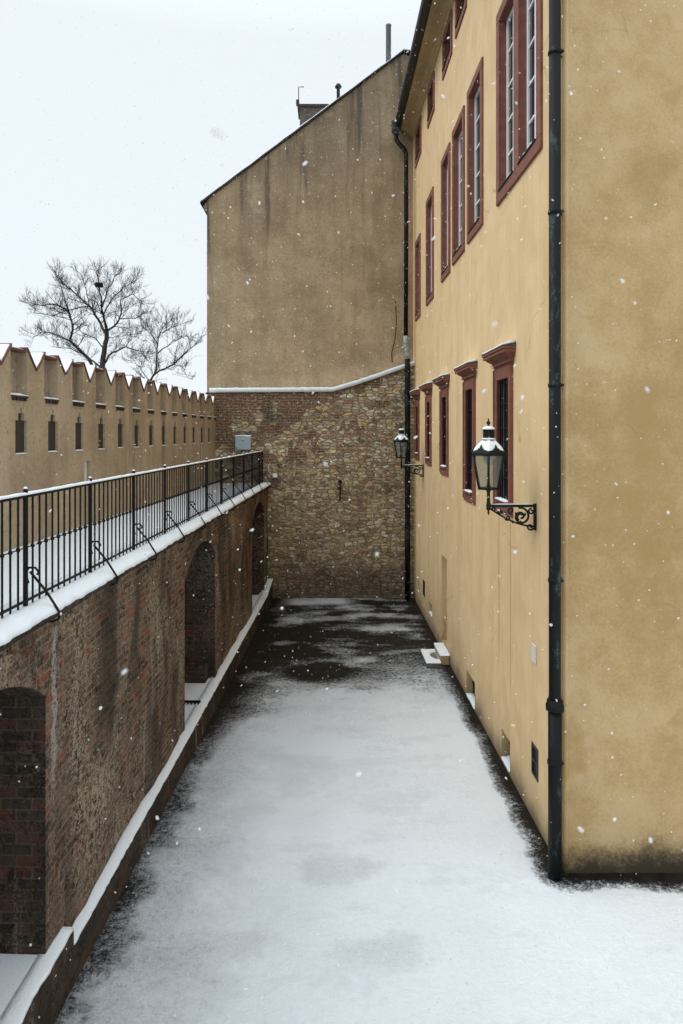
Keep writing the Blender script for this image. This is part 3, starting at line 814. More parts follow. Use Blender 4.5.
mb.loft([[W(x, YG-.055+.012*jit(k*2.7), z+.064), W(x, YG-.05, z+.064+max(.012, .035+.03*jit(k*1.3, 4))), W(x, YG+11.9, z+.10), W(x, YG+11.9, z+.064)] for k, (x, z) in enumerate(pr)], True, True)
mb.build('roof_snow', 'snow', rf)
mb = MB(); yc = 22.2
def rz(x): return gz0+sl*(x-gx0)
mb.box(W, -.98, -.12, yc, yc+.8, rz(-.98)-.3, 15.62); ch = mb.build('chimney', 'sooty_plaster', rf)
mb = MB(); mb.box(W, -1.06, -.04, yc-.07, yc+.87, 15.62, 15.70); mb.box(W, -1.10, -1.0, yc-.07, yc+.1, 15.70, 15.84)
mb.lathe((-.40, yc+.3, 15.70), [(.11, 0), (.13, .05), (.10, .12), (.03, .16)], 8); mb.lathe((-.12, yc+.3, 15.70), [(.06, 0), (.08, .05), (.02, .1)], 8)
mb.tube([W(-1.02, yc, 15.7), W(-1.02, yc, 16.28), W(-.85, yc, 16.28)], .016, 6)
mb.build('chimney_cap', 'roof_tile', rf)
mb = MB(); xf = .27; mb.lathe((xf, yc, rz(xf)), [(.055, -.2), (.055, .96), (.11, .98), (.11, 1.02), (.07, 1.09), (.01, 1.12)], 10); mb.build('flue', 'dark_sheet', rf)
simple('flue_steel', (.20, .20, .19), .6, .4, 12)
mb = MB(); xf = 1.90; mb.lathe((xf, yc, rz(xf)), [(.085, -.3), (.085, 1.75), (.095, 1.76), (.095, 1.80), (.02, 1.83)], 10); mb.build('flue', 'flue_steel', rf)
mb = MB(); mb.tube([W(2.02, YG-.03, 9.1), W(2.05, YG-.03, 8.4), W(2.0, YG-.03, 7.9), W(1.9, YG-.03, 7.5), W(1.92, YG-.03, 7.2)], .012, 5); mb.build('cable', 'black_iron', gh)

# ================================================================== YELLOW BUILDING
yb = thing('yellow_building', 'long ochre yellow plastered building with red framed windows on the right', 'building', (6, 14, 0))
HW = 14.15
lower = [(9.80, 10.81, 3.80, 6.00), (12.25, 13.20, 3.73, 6.00), (14.95, 15.90, 4.07, 6.00), (17.36, 18.20, 4.18, 6.00), (19.60, 20.40, 4.24, 5.98)]
upper = [(8.465, 10.67, 8.55, 11.52, 2), (11.65, 12.90, 8.58, 11.44, 1), (13.20, 14.42, 8.55, 11.36, 1), (14.73, 15.80, 8.50, 11.30, 1),
         (17.0, 18.19, 8.40, 11.17, 1), (19.36, 20.4, 8.36, 10.70, 1)]
attic = [(13.0, 14.1, 13.15, 14.02), (14.5, 15.66, 13.10, 14.02), (16.87, 17.96, 13.02, 13.97), (19.2, 20.4, 12.93, 13.97)]
ins = .04
holes = [(a+ins, b-ins, c+ins, d-ins) for a, b, c, d in lower] + [(a+ins, b-ins, c+ins, d-ins) for a, b, c, d, _ in upper] + [(a+ins, b-ins, c+ins, d-ins) for a, b, c, d in attic]
small = [(12.33, 13.08, .02, .50), (9.98, 10.46, .05, .50), (17.3, 17.8, .36, .66), (19.7, 20.0, .42, .74)]     # basement lights
door = (15.2, 15.9, .20, 2.20)
holes += small + [door, (8.655, 8.895, .60, .985), (18.55, 18.85, .58, .98)]
mb = MB()
cell_wall(mb, FY, 7.78, 21.1, -.02, HW, holes, .32, back=True, extra_u=[8.2+.8*k+.003 for k in range(16)], extra_z=[1.3+1.2*k+.003 for k in range(11)])
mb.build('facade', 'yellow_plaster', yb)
FE = lambda u, n, z: W(u, 7.78-n, z)
mb = MB(); xe = 2.69-.006*7.78
nx, nz = 60, 90; vs, fs = [], []
for i in range(nx+1):
    x = xe+.05+9*(i/nx)**1.5
    for j in range(nz+1):
        z = -.02+(HW+.02)*j/nz
        vs.append((x, 7.78-.012*mnoise.noise(Vector((x*1.2, z*1.2, 0)))-.010*mnoise.noise(Vector((x*.4, z*.4, 5)))*2, z))
for i in range(nx):
    for j in range(nz): fs.append((i*(nz+1)+j, (i+1)*(nz+1)+j, (i+1)*(nz+1)+j+1, i*(nz+1)+j+1))
mb.mesh(vs, fs, True)
xw = xe+9.05
mb.face([W(xw, 7.78, 0), W(xw, 21.1, 0), W(xw, 21.1, HW), W(xw, 7.78, HW)])
mb.face([W(2.6, 21.1, 0), W(2.6, 21.1, HW), W(xw, 21.1, HW), W(xw, 21.1, 0)])
mb.build('end_wall', 'aged_plaster', yb)
mb = MB(); mb.tube([W(xe+.035, 7.785, -.02)]+[W(xe+.035, 7.785+.004*jit(k*1.3), HW*k/40) for k in range(1, 41)], .042, 10); mb.build('corner_bead', 'aged_plaster', yb)
# eave cornice, gutter, roof
def extrude(prof, u0, u1, F, closed=True, k=14):
    mb = MB(); mb.loft([[F(u0+(u1-u0)*i/k, n, z) for n, z in prof] for i in range(k+1)]); return mb
extrude([(-.1, HW-.08), (.035, HW-.08), (.05, HW-.03), (.10, HW), (.16, HW+.07), (.30, HW+.15), (.40, HW+.17), (.42, HW+.25), (-.1, HW+.25)], 7.5, 20.95, FY).build('cornice', 'soffit', yb)
gn, gzz, gr = .515, HW+.20, .115
arc = [(gn+gr*math.cos(a), gzz+gr*math.sin(a)) for a in [math.pi+math.pi*k/10 for k in range(11)]]
arc2 = [(gn+(gr-.01)*math.cos(a), gzz+(gr-.01)*math.sin(a)) for a in [2*math.pi-math.pi*k/10 for k in range(11)]]
extrude(arc+arc2, 7.45, 20.98, FY).build('gutter', 'dark_sheet', yb)
mb = MB()
a, b = FY(7.4, .50, HW+.31), FY(21.1, .50, HW+.31)
mb.hexa([a, W(7.2, 7.4, HW+5.4), W(7.2, 21.1, HW+5.4), b, a-W(0, 0, .09), W(7.2, 7.4, HW+5.3), W(7.2, 21.1, HW+5.3), b-W(0, 0, .09)])
c, d = W(xw+.4, 7.4, HW+.3), W(xw+.4, 21.1, HW+.3)
mb.hexa([W(7.202, 7.4, HW+5.4), c, d, W(7.202, 21.1, HW+5.4), W(7.202, 7.4, HW+5.3), c-W(0, 0, .09), d-W(0, 0, .09), W(7.202, 21.1, HW+5.3)])
mb.build('roof', 'roof_tile', yb)
# ---- windows
def surround(a, b, c, d, w, proud, depth, lowers=False):
    mb = MB()
    mb.box(FY, a, a+w, -depth, proud, c+w+.001, d-w-.001)
    mb.box(FY, b-w, b, -depth, proud, c+w+.001, d-w-.001)
    mb.box(FY, a, b, -depth, proud+.001, d-w, d)
    mb.box(FY, a, b, -depth, proud+.001, c, c+w)
    return mb
def casement(par, a, b, c, d, n, rows, colm, cols, mat, pw=.05):
    mb = MB(); t = .05
    mb.box(FY, a, a+pw, n-t, n, c, d); mb.box(FY, b-pw, b, n-t, n, c, d)
    mb.box(FY, a+pw, b-pw, n-t, n-.001, c, c+pw); mb.box(FY, a+pw, b-pw, n-t, n-.001, d-pw, d)
    for k in range(1, cols):
        u = a+(b-a)*k/cols; mb.box(FY, u-.022, u+.022, n-t+.004, n+.006, c+pw, d-pw)
    for k in range(1, rows):
        z = c+(d-c)*k/rows; mb.box(FY, a+pw, b-pw, n-t+.008, n-.006, z-.014, z+.014)
    f = mb.build('casement', mat, par)
    mb = MB(); mb.box(FY, a+.01, b-.01, n-.034, n-.026, c+.01, d-.01); mb.build('pane', 'window_glass', par)
    return f
for i, (a, b, c, d, parts) in enumerate(upper):
    w = .17 if parts == 2 else .15
    mb = surround(a, b, c, d, w, .035, .24)
    # inner rebate
    if parts == 2:
        m = (a+b)/2; mb.box(FY, m-.125, m+.125, -.24, .033, c+w+.002, d-w-.002)
    par = mb.build('window', 'red_stone', yb, bevel=.008)
    spans = [(a+w, (a+b)/2-.125), ((a+b)/2+.125, b-w)] if parts == 2 else [(a+w, b-w)]
    for s, (p, q) in enumerate(spans):
        casement(par, p+.002, q-.002, c+w+.01, d-w-.002, -.085, 5, None, 2, 'white_paint', .06)
        mb = MB()
        mb.hexa([FY(p+.004, -.04, c+w+.002), FY(q-.004, -.04, c+w+.002), FY(q-.004, .055, c+w+.002), FY(p+.004, .055, c+w+.002),
                 FY(p+.004, -.04, c+w+.035), FY(q-.004, -.04, c+w+.035), FY(q-.004, .055, c+w+.014), FY(p+.004, .055, c+w+.014)])
        mb.build('sill_sheet', 'dark_sheet', par)
        mb = MB(); k0 = p+.05+.1*random.random(); snow_strip(mb, FY, k0, min(q-.02, k0+(q-p)*.55), -.035, .04, c+w+.022, .026, .04, .03, .018, i*3+s); mb.build('sill_snow', 'snow', par)
for i, (a, b, c, d) in enumerate(attic):
    w = .14; mb = surround(a, b, c, d, w, .03, .24); par = mb.build('window', 'red_stone', yb, bevel=.006)
    casement(par, a+w+.002, b-w-.002, c+w+.01, d-w-.002, -.08, 2, None, 2, 'red_stone')
    mb = MB(); mb.hexa([FY(a+w, -.15, c+w+.002), FY(b-w, -.15, c+w+.002), FY(b-w, .06, c+w+.002), FY(a+w, .06, c+w+.002),
                        FY(a+w, -.15, c+w+.04), FY(b-w, -.15, c+w+.04), FY(b-w, .06, c+w+.014), FY(a+w, .06, c+w+.014)]); mb.build('sill_sheet', 'dark_sheet', par)
for i, (a, b, c, d) in enumerate(lower):
    w = .17; mb = surround(a, b, c, d, w, .03, .22)
    # moulded inner and outer fillets
    for e0, e1, pz in ((.0, .04, .045), (.125, .17, .012)):
        mb.box(FY, a+e0+.002, a+e1, -.05, .03+pz*.5, c+.05, d-.002); mb.box(FY, b-e1, b-e0-.002, -.05, .03+pz*.5, c+.05, d-.002)
    par = mb.build('window', 'red_stone', yb, bevel=.006)
    # cornice hood
    mb = MB(); z = d+.001
    prof = [(z, .022), (z+.04, .024), (z+.042, .06), (z+.075, .062), (z+.077, .048), (z+.10, .055), (z+.14, .12), (z+.165, .14), (z+.167, .175), (z+.20, .178), (z+.203, .165), (z+.215, .168), (z+.217, .19), (z+.25, .19)]
    mb.loft([[FY(a-p*.75, -.05, zz), FY(a-p*.75, p, zz), FY(b+p*.75, p, zz), FY(b+p*.75, -.05, zz)] for zz, p in prof])
    mb.build('window_hood', 'red_stone', par)
    mb = MB(); mb.hexa([FY(a-.15, 0, z+.253), FY(b+.15, 0, z+.253), FY(b+.15, .20, z+.253), FY(a-.15, .20, z+.253),
                        FY(a-.15, 0, z+.30), FY(b+.15, 0, z+.30), FY(b+.15, .20, z+.262), FY(a-.15, .20, z+.262)]); mb.build('hood_sheet', 'verdigris', par)
    mb = MB(); rings = []
    for k in range(17):
        u = a-.14+(b-a+.28)*k/16; h = .035+.014*jit(u*5+i)
        rings.append([FY(u, .19+.01*jit(u*9), z+.265), FY(u, .18, z+.265+h*.7), FY(u, .09, z+.285+h), FY(u, .004, z+.30+h), FY(u, .004, z+.265)])
    mb.loft(rings, True, True); mb.build('hood_snow', 'snow', par)
    casement(par, a+w+.002, b-w-.002, c+w+.01, d-w-.002, -.07, 4, None, 2, 'window_bar', .06)
    mb = MB(); n = 5                                              # iron window bars
    for k in range(n):
        u = a+w+(b-a-2*w)*(k+.5)/n; mb.box(FY, u-.010, u+.010, -.02, -.0, c+w+.02, d-w)
    for k in range(1, 5):
        zz = c+w+(d-c-2*w)*k/5; mb.box(FY, a+w, b-w, -.024, .004, zz-.007, zz+.007)
    mb.build('window_grille', 'black_iron', par)
    mb = MB(); mb.box(FY, a+w-.01, b-w+.01, -.06, .075, c+w+.001, c+w+.03); mb.build('sill', 'red_stone', par)
    mb = MB(); snow_strip(mb, FY, a+w+.02, b-w-.02, -.05, .075, c+w+.031, .020, .06, .02, .012, i*9); mb.build('sill_snow', 'snow', par)
# ---- door, basement lights, vents
mb = MB(); a, b, c, d = door; mb.box(FY, a+.003, b-.003, -.28, -.20, c+.003, d-.003)
for z0, z1 in ((.35, 1.0), (1.1, 2.05)): mb.box(FY, a+.1, b-.1, -.20, -.185, z0, z1)
dr = mb.build('door', 'door_paint', yb, bevel=.006)
mb = MB(); mb.lathe(FY(b-.08, -.17, 1.15), [(.012, -.05), (.02, 0), (.012, .05)], 8); mb.build('handle', 'black_iron', dr)
for i, (a, b, c, d) in enumerate(small):
    mb = MB(); mb.box(FY, a+.003, b-.003, -.31, -.17, c+.003, d-.003)
    par = mb.build('basement_light', 'interior', yb)
    mb = MB(); n = max(3, int((b-a)/.11))
    for k in range(n):
        u = a+(b-a)*(k+.5)/n; mb.box(FY, u-.008, u+.008, -.13, -.114, c+.01, d-.005)
    mb.box(FY, a+.004, b-.004, -.135, -.11, (c+d)/2-.01, (c+d)/2+.01); mb.build('grille', 'black_iron', par)
    mb = MB(); mb.loft([[FY(a+.01+(b-a-.02)*k/8, .015+.01*jit(k*2.2+i), c+.004), FY(a+.01+(b-a-.02)*k/8, .0, c+.02), FY(a+.01+(b-a-.02)*k/8, -.165, c+.03+.01*jit(k*1.7)), FY(a+.01+(b-a-.02)*k/8, -.165, c+.004)] for k in range(9)], True, True)
    mb.build('sill_snow', 'snow', par)
for (a, b, c, d) in ((8.655, 8.895, .60, .985), (18.55, 18.85, .58, .98)):
    mb = MB()
    for p in ((a-.012, a+.02, c-.01, d+.01), (b-.02, b+.012, c-.01, d+.01), (a+.02, b-.02, c-.01, c+.02), (a+.02, b-.02, d-.02, d+.01), (a+.02, b-.02, (c+d)/2-.012, (c+d)/2+.012)):
        mb.box(FY, p[0], p[1], -.05, .012, p[2], p[3])
    v = mb.build('vent_grille', 'dark_sheet', yb)
    mb = MB()
    for k in range(9):
        z = c+.03+(d-c-.06)*k/9
        mb.hexa([FY(a+.02, -.06, z), FY(b-.02, -.06, z), FY(b-.02, -.01, z-.02), FY(a+.02, -.01, z-.02), FY(a+.02, -.06, z+.008), FY(b-.02, -.06, z+.008), FY(b-.02, -.01, z-.012), FY(a+.02, -.01, z-.012)])
    mb.build('louvre', 'dark_sheet', v)
mb = MB(); mb.box(FY, 8.715, 8.895, .001, .018, 2.06, 2.285); pl = mb.build('wall_plate', 'pale_plate', yb, bevel=.004)
# ---- downpipes
px, py = 2.535, 7.70
mb = MB()
mb.lathe((px, py, 0), [(.074, .0), (.074, 1.90)], 18); mb.lathe((px, py, 0), [(.078, 1.99), (.066, 2.05), (.066, HW-.6)], 18)
mb.tube([W(px, py, HW-.62), W(px, py, HW-.45), W(px-.08, py+.03, HW-.2), W(px-.32, py+.1, HW+.05), W(px-.38, py+.12, HW+.14)], .066, 14)
dp = mb.build('downpipe', 'pipe_metal', yb)
mb = MB(); mb.lathe((px, py, 1.88), [(.075, 0), (.10, .01), (.10, .07), (.088, .08), (.088, .12), (.07, .13)], 18); mb.build('pipe_collar', 'pipe_metal', dp)
for z in (1.30, 3.35, 5.55, 7.5, 9.3, 11.3):
    mb = MB()
    r0 = .075 if z < 2 else .067
    mb.lathe((px, py, z), [(r0, -.022), (r0+.009, -.018), (r0+.009, .018), (r0, .022)], 18)
    mb.tube([W(px+.04, py+.05, z), W(px+.13, py+.10, z)], .012, 6); mb.lathe((px+.078, py-.03, z-.012), [(.016, 0), (.016, .024)], 6)
    mb.build('pipe_bracket', 'pipe_metal', dp)
p2 = FY(20.55, .235, 0)
qx, qy = p2.x, p2.y
mb = MB()
mb.tube([W(qx, qy, 0), W(qx, qy, 2.0), W(qx, qy, 4.5), W(qx, qy, 6.95), W(qx, qy, 7.25)], .082, 12)
dp = mb.build('downpipe', 'pipe_metal', yb)
mb = MB(); mb.tube([W(qx, qy, 7.22), W(qx, qy, 7.36), W(qx-.05, qy, 7.72), W(qx-.05, qy, 7.95)], .075, 12); mb.build('pipe_elbow', 'verdigris_pale', dp)
mb = MB(); tp = FY(20.85, .56, HW+.05)
mb.tube([W(qx-.05, qy, 7.9), W(qx-.04, qy, 10.5), W(qx-.04, qy, 13.42), W(qx-.07, qy, 13.53), W(tp.x+.06, qy+.05, 13.78), W(tp.x, qy+.1, 13.92), W(tp.x, qy+.1, 14.1)], .066, 12)
mb.build('pipe_upper', 'pipe_metal', dp)
mb = MB(); mb.loft([[W(tp.x+sx*w, qy+.1+sy*w, z) for sx, sy in ((-1, -1), (1, -1), (1, 1), (-1, 1))] for z, w in ((14.04, .07), (14.1, .09), (14.14, .13), (14.34, .14), (14.36, .155), (14.42, .155))])
mb.build('hopper', 'verdigris', dp, bevel=.01)
for z in (2.2, 5.0, 6.9):
    mb = MB(); mb.lathe((qx, qy, z), [(.085, -.03), (.10, -.025), (.10, .025), (.085, .03)], 12); mb.build('pipe_collar', 'pipe_metal', dp)

# ================================================================== DOOR STEPS
for nm, lab, x0, x1, y0, y1, z1, sd, dep in (
        ('stone_step', 'low stone slab step with a bare curved patch in its snow', 2.06, 2.36, 14.55, 15.43, .115, 1, 0),
        ('stone_step', 'higher snow covered stone step tight against the yellow wall door', 2.385, 2.585, 14.77, 15.62, .20, 2, 0)):
    t = thing(nm, lab, 'step', ((x0+x1)/2, (y0+y1)/2, 0), 'stone steps at the door')
    mb = MB(); mb.box(W, x0, x1, y0, y1, .002, z1); mb.build('slab', 'concrete' if sd == 1 else 'soffit', t, bevel=.012)
    mb = MB(); N = 44; vs, fs = [], []
    for i in range(N+1):
        for j in range(N+1):
            x = x0-.01+(x1-x0+.02)*i/N; y = y0-.012+(y1-y0+.024)*j/N
            e = min(i, N-i, j, N-j)
            z = z1+.003+(0 if e == 0 else .028+.006*mnoise.noise(Vector((x*9, y*9, 0))))
            if sd == 1:
                q = math.hypot((x-2.40)/.20, (y-15.02)/.30)
                if q < 1: z = z1-.01
            vs.append((x, y, z))
    for i in range(N):
        for j in range(N): fs.append((i*(N+1)+j, (i+1)*(N+1)+j, (i+1)*(N+1)+j+1, i*(N+1)+j+1))
    mb.mesh(vs, fs, True); mb.build('snow_cap', 'snow', t)

# ================================================================== LANTERNS
def lantern():
    uw = 8.74
    wall = FY(uw, 0, 0); ax = FY(uw, .61, 0)
    cx, cy = ax.x, ax.y; za = 4.08
    t = thing('wall_lantern', 'nearer and larger of the two black wall lanterns, beside the drainpipe', 'lamp', (cx, cy, za), 'snow topped wall lanterns')
    F = lambda n, z, off=0: FY(uw+off, n, z)
    # bracket
    mb = MB()
    mb.box(FY, uw-.012, uw+.012, .0, .62, za-.016, za+.016)
    mb.box(FY, uw-.03, uw+.03, .002, .028, za-.31, za+.03)
    br = mb.build('bracket', 'lamp_iron', t, bevel=.003)
    mb = MB()
    def spiral(cn, cz, r0, r1, a0, a1, rad=.010, k=26):
        pts = []
        for i in range(k+1):
            f = i/k; a = a0+(a1-a0)*f; r = r0+(r1-r0)*f
            pts.append(F(cn+r*math.cos(a), cz+r*math.sin(a)))
        mb.tube(pts, rad, 6)
    spiral(.195, za-.135, .115, .018, R(75), R(75+560), .015)
    spiral(.195, za-.135, .06, .03, R(-60), R(140), .020, 12)
    # lower sweeping rail
    pts = [F(.035+.0*i, 0) for i in range(0)]
    for i in range(25):
        f = i/24; n = .035+.55*f
        z = za-.262+.045*math.cos(f*5.2)*(-1 if f < .2 else 0)*0 + (f**1.15)*.225 - .035*math.sin(math.pi*f)
        pts.append(F(n, z))
    mb.tube(pts, .013, 6)
    spiral(.075, za-.268, .045, .012, R(200), R(200+420), .012, 18)
    spiral(.365, za-.155, .035, .010, R(20), R(20-440), .011, 16)
    spiral(.32, za-.06, .045, .012, R(-100), R(-100+400), .011, 16)
    spiral(.465, za-.065, .035, .010, R(180), R(180+400), .011, 16)
    spiral(.545, za-.045, .026, .008, R(0), R(400), .011, 14)
    spiral(.06, za-.07, .04, .012, R(90), R(90-400), .011, 16)
    for n, z in ((.2, za-.21), (.26, za-.10), (.14, za-.11), (.40, za-.09), (.30, za-.205)):       # leaves
        c = F(n, z); mb.lathe((c.x, c.y, c.z-.02), [(.002, 0), (.016, .015), (.012, .03), (.002, .045)], 6)
    mb.build('scrollwork', 'lamp_iron', br)
    mb = MB(); snow_strip(mb, lambda u, n, z: FY(uw+n, u, z), .06, .55, -.012, .012, za+.017, .012, .04, .004, .012, 4); mb.build('bracket_snow', 'snow', br)
    # stem
    mb = MB()
    mb.lathe((cx, cy, 0), [(.004, za-.115), (.014, za-.09), (.012, za-.06), (.028, za-.045), (.03, za+.02), (.024, za+.05), (.02, za+.10), (.022, za+.18), (.035, za+.20), (.06, za+.212)], 10)
    mb.build('stem', 'lamp_iron', t)
    zb, zt, rb, rt = za+.215, za+.665, .135, .222
    A0 = math.atan2(-cy, -cx)
    def hx(r, k): a = A0+k*math.pi/3; return (cx+r*math.cos(a), cy+r*math.sin(a))
    mb = MB()
    for k in range(6):
        x0, y0 = hx(rb, k); x1, y1 = hx(rt, k)
        mb.tube([W(x0, y0, zb), W(x1, y1, zt)], .016, 6)
    for r, z0, z1 in ((rb+.012, zb-.004, zb+.022), (rt+.015, zt-.02, zt+.012)):
        ri = r-.035
        mb.loft([[W(*hx(r, k), z0) for k in range(6)], [W(*hx(r, k), z1) for k in range(6)], [W(*hx(ri, k), z1) for k in range(6)], [W(*hx(ri, k), z0) for k in range(6)], [W(*hx(r, k), z0) for k in range(6)]], False)
    fr = mb.build('lantern_frame', 'lamp_iron', t)
    mb = MB(); mb.loft([[W(*hx(rb-.02, k), zb+.001) for k in range(6)], [W(*hx(rb-.02, k), zb+.01) for k in range(6)]]); mb.lathe((cx, cy, zb+.01), [(.05, 0), (.03, .03), (.022, .06), (.008, .065)], 8); mb.build('lantern_base', 'lamp_iron', t)
    for k in range(6):
        mb = MB(); p = [W(*hx(rb-.004, k), zb+.02), W(*hx(rb-.004, k+1), zb+.02), W(*hx(rt-.004, k+1), zt-.015), W(*hx(rt-.004, k), zt-.015)]
        c = sum(p, Vector())/4; inn = (Vector((cx, cy, c.z))-c).normalized()*.004
        mb.hexa([q for q in p]+[q+inn for q in p]); mb.build('pane', 'lamp_glass', fr)
    # lamp gear hanging inside
    mb = MB(); mb.lathe((cx, cy, zt-.13), [(.03, 0), (.055, .02), (.075, .11), (.08, .13)], 10); mb.build('lamp_head', 'pale_plate', t)
    # roof: concave hexagon
    prof = [(rt+.018, zt+.013), (rt+.010, zt+.03), (.185, zt+.075), (.13, zt+.125), (.088, zt+.165), (.078, zt+.175)]
    mb = MB(); mb.loft([[W(*hx(r, k), z) for k in range(6)] for r, z in prof]); ro = mb.build('lantern_roof', 'lamp_iron', t)
    mb = MB()
    rings = []
    for r, z in [(rt+.004, zt+.032), (rt-.01, zt+.052), (.188, zt+.092), (.135, zt+.14), (.094, zt+.177), (.07, zt+.185)]:
        rings.append([])
        for k in range(36):
            f = k/36*6; i = int(f); q = f-i
            x0, y0 = hx(1, i); x1, y1 = hx(1, i+1)
            x = x0+(x1-x0)*q-cx; y = y0+(y1-y0)*q-cy
            rr = r*(1-.02*math.sin(math.pi*q)+.02*jit(k*1.7+z*9)*.6)
            rings[-1].append(W(cx+x*rr, cy+y*rr, z+.006*jit(k*2.1, z)))
    mb.loft(rings, True, True); mb.build('roof_snow', 'snow', ro)
    # leafy cresting plates on each eave
    for k in range(6):
        mb = MB(); x0, y0 = hx(rt+.02, k); x1, y1 = hx(rt+.02, k+1)
        out = []
        for q, h in ((.06, .0), (.06, .022), (.16, .018), (.20, .05), (.28, .042), (.33, .078), (.40, .068), (.44, .105), (.5, .135), (.56, .105), (.60, .068), (.67, .078), (.72, .042), (.80, .05), (.84, .018), (.94, .022), (.94, .0)):
            x = x0+(x1-x0)*q; y = y0+(y1-y0)*q; s = 1-h*1.15
            out.append((W(cx+(x-cx)*s, cy+(y-cy)*s, zt+.010+h*.86)))
        inn = [W(cx+(p.x-cx)*.955, cy+(p.y-cy)*.955, p.z) for p in out]
        mb.face(out); mb.face(inn[::-1])
        for j in range(len(out)): mb.face([out[j], inn[j], inn[(j+1) % len(out)], out[(j+1) % len(out)]])
        mb.build('cresting', 'lamp_iron', ro)
    # vent chimney
    zc = zt+.172
    mb = MB(); mb.lathe((cx, cy, zc), [(.088, 0), (.092, .012), (.075, .025), (.062, .04), (.06, .115), (.066, .12), (.078, .13), (.08, .14), (.05, .15)], 14)
    for k in range(8):
        a = k*math.pi/4; mb.tube([W(cx+.062*math.cos(a), cy+.062*math.sin(a), zc+.03), W(cx+.064*math.cos(a), cy+.064*math.sin(a), zc+.118)], .008, 6)
    vc = mb.build('vent_chimney', 'lamp_iron', ro)
    mb = MB(); mb.lathe((cx, cy, zc+.141), [(.081, 0), (.08, .014), (.062, .032), (.03, .043), (.012, .045)], 14); mb.build('chimney_snow', 'snow', ro); mb = MB(); mb.lathe((cx, cy, zc+.012), [(.093, 0), (.09, .014), (.072, .02), (.06, .014)], 14); mb.build('chimney_snow', 'snow', ro)
    mb = MB(); mb.lathe((cx, cy, zc+.18), [(.012, 0), (.018, .01), (.01, .022), (.024, .038), (.027, .05), (.02, .063), (.008, .07), (.012, .08), (.003, .105)], 10); mb.build('finial', 'lamp_iron', ro)
    return t
L1 = lantern()
def copy_tree(o, parent=None):
    c = o.copy(); COL.objects.link(c)
    if parent: c.parent = parent
    for ch in list(o.children): copy_tree(ch, c)
    return c
L2 = copy_tree(L1)
L2.location = Vector(L1.location) + (FY(18.8, 0, 0)-FY(8.74, 0, 0)) + Vector((0, 0, .05))
L2['label'] = 'farther and smaller of the two black wall lanterns, near the rubble wall'

# ================================================================== TREES
def P(cx, cy, Y, dep=0):
    px = 10+cx/3.415; py = 250+cy/3.415; y = Y+dep
    return Vector(((px-330)/683*y, y, 5+(434-py)/683*y))
def grow(mb, p, d, L, r, lvl, rnd):
    k = 4 if lvl > 1 else 3
    pts, rs = [p], [r]
    for i in range(k):
        d = (d + Vector((rnd.uniform(-1, 1), rnd.uniform(-1, 1), rnd.uniform(-.5, .9)))*.19).normalized()
        p = p + d*(L/k); pts.append(p); rs.append(r*(1-.6*(i+1)/k))
    mb.tube(pts, rs, 4 if lvl > 1 else 3, False)
    if lvl == 0: return
    n = {3: 5, 2: 5, 1: 4}[lvl]
    for i in range(n):
        f = .25+.75*(i+rnd.random()*.8)/n; f = min(f, 1)
        q = min(int(f*k), k-1); b = pts[q].lerp(pts[q+1], f*k-q)
        dd = (pts[q+1]-pts[q]).normalized()
        side = Vector((rnd.uniform(-1, 1), rnd.uniform(-1, 1), rnd.uniform(-.7, 1))).normalized()
        grow(mb, b, (dd*.75+side*.75+Vector((0, 0, .30))).normalized(), L*rnd.uniform(.42, .72), max(r*.5, .006), lvl-1, rnd)
def tree(label, base, limbs, Y, r0, seed, dens):
    rnd = random.Random(seed)
    t = thing('bare_tree', label, 'tree', base)
    tm, cm = MB(), MB()
    for li, (line, ra, rb, jl) in enumerate(limbs):
        pts = []
        for i, q in enumerate(line):
            dep = 0 if li == 0 else (math.sin(li*2.4)*1.9)*i/(len(line)-1) + rnd.uniform(-.15, .15)
            pts.append(P(q[0], q[1], Y, dep) if isinstance(q, tuple) else q)
        fine = []
        for a, b in zip(pts, pts[1:]):
            for k in range(3): fine.append(a.lerp(b, k/3) + Vector((rnd.uniform(-1, 1), rnd.uniform(-1, 1), rnd.uniform(-1, 1)))*.045*(0 if k == 0 else 1))
        fine.append(pts[-1])
        rs = [(ra+(rb-ra)*(i/(len(fine)-1))**.7)*.82 for i in range(len(fine))]
        tm.tube(fine, rs, 7, True)
        if jl:
            for i in range(2, len(fine)):
                for s in range(dens if i > len(fine)*.35 else max(1, dens-1)):
                    if rnd.random() < .12: continue
                    f = i/len(fine); dd = (fine[i]-fine[i-1]).normalized()
                    side = Vector((rnd.uniform(-1, 1), rnd.uniform(-1, 1), rnd.uniform(-.45, 1))).normalized()
                    grow(cm, fine[i], (dd*.6+side).normalized(), rnd.uniform(.42, .95)*(1.15-.35*f), max(.010, rs[i]*.4) if rs[i] < .06 else .022, 2 if rnd.random() < .75 else 1, rnd)
    tm.build('trunk', 'bark', t); cm.build('crown', 'bark', t)
    return t
Y1 = 36
tb = P(306, 560, Y1); tb = Vector((tb.x, tb.y, 0))
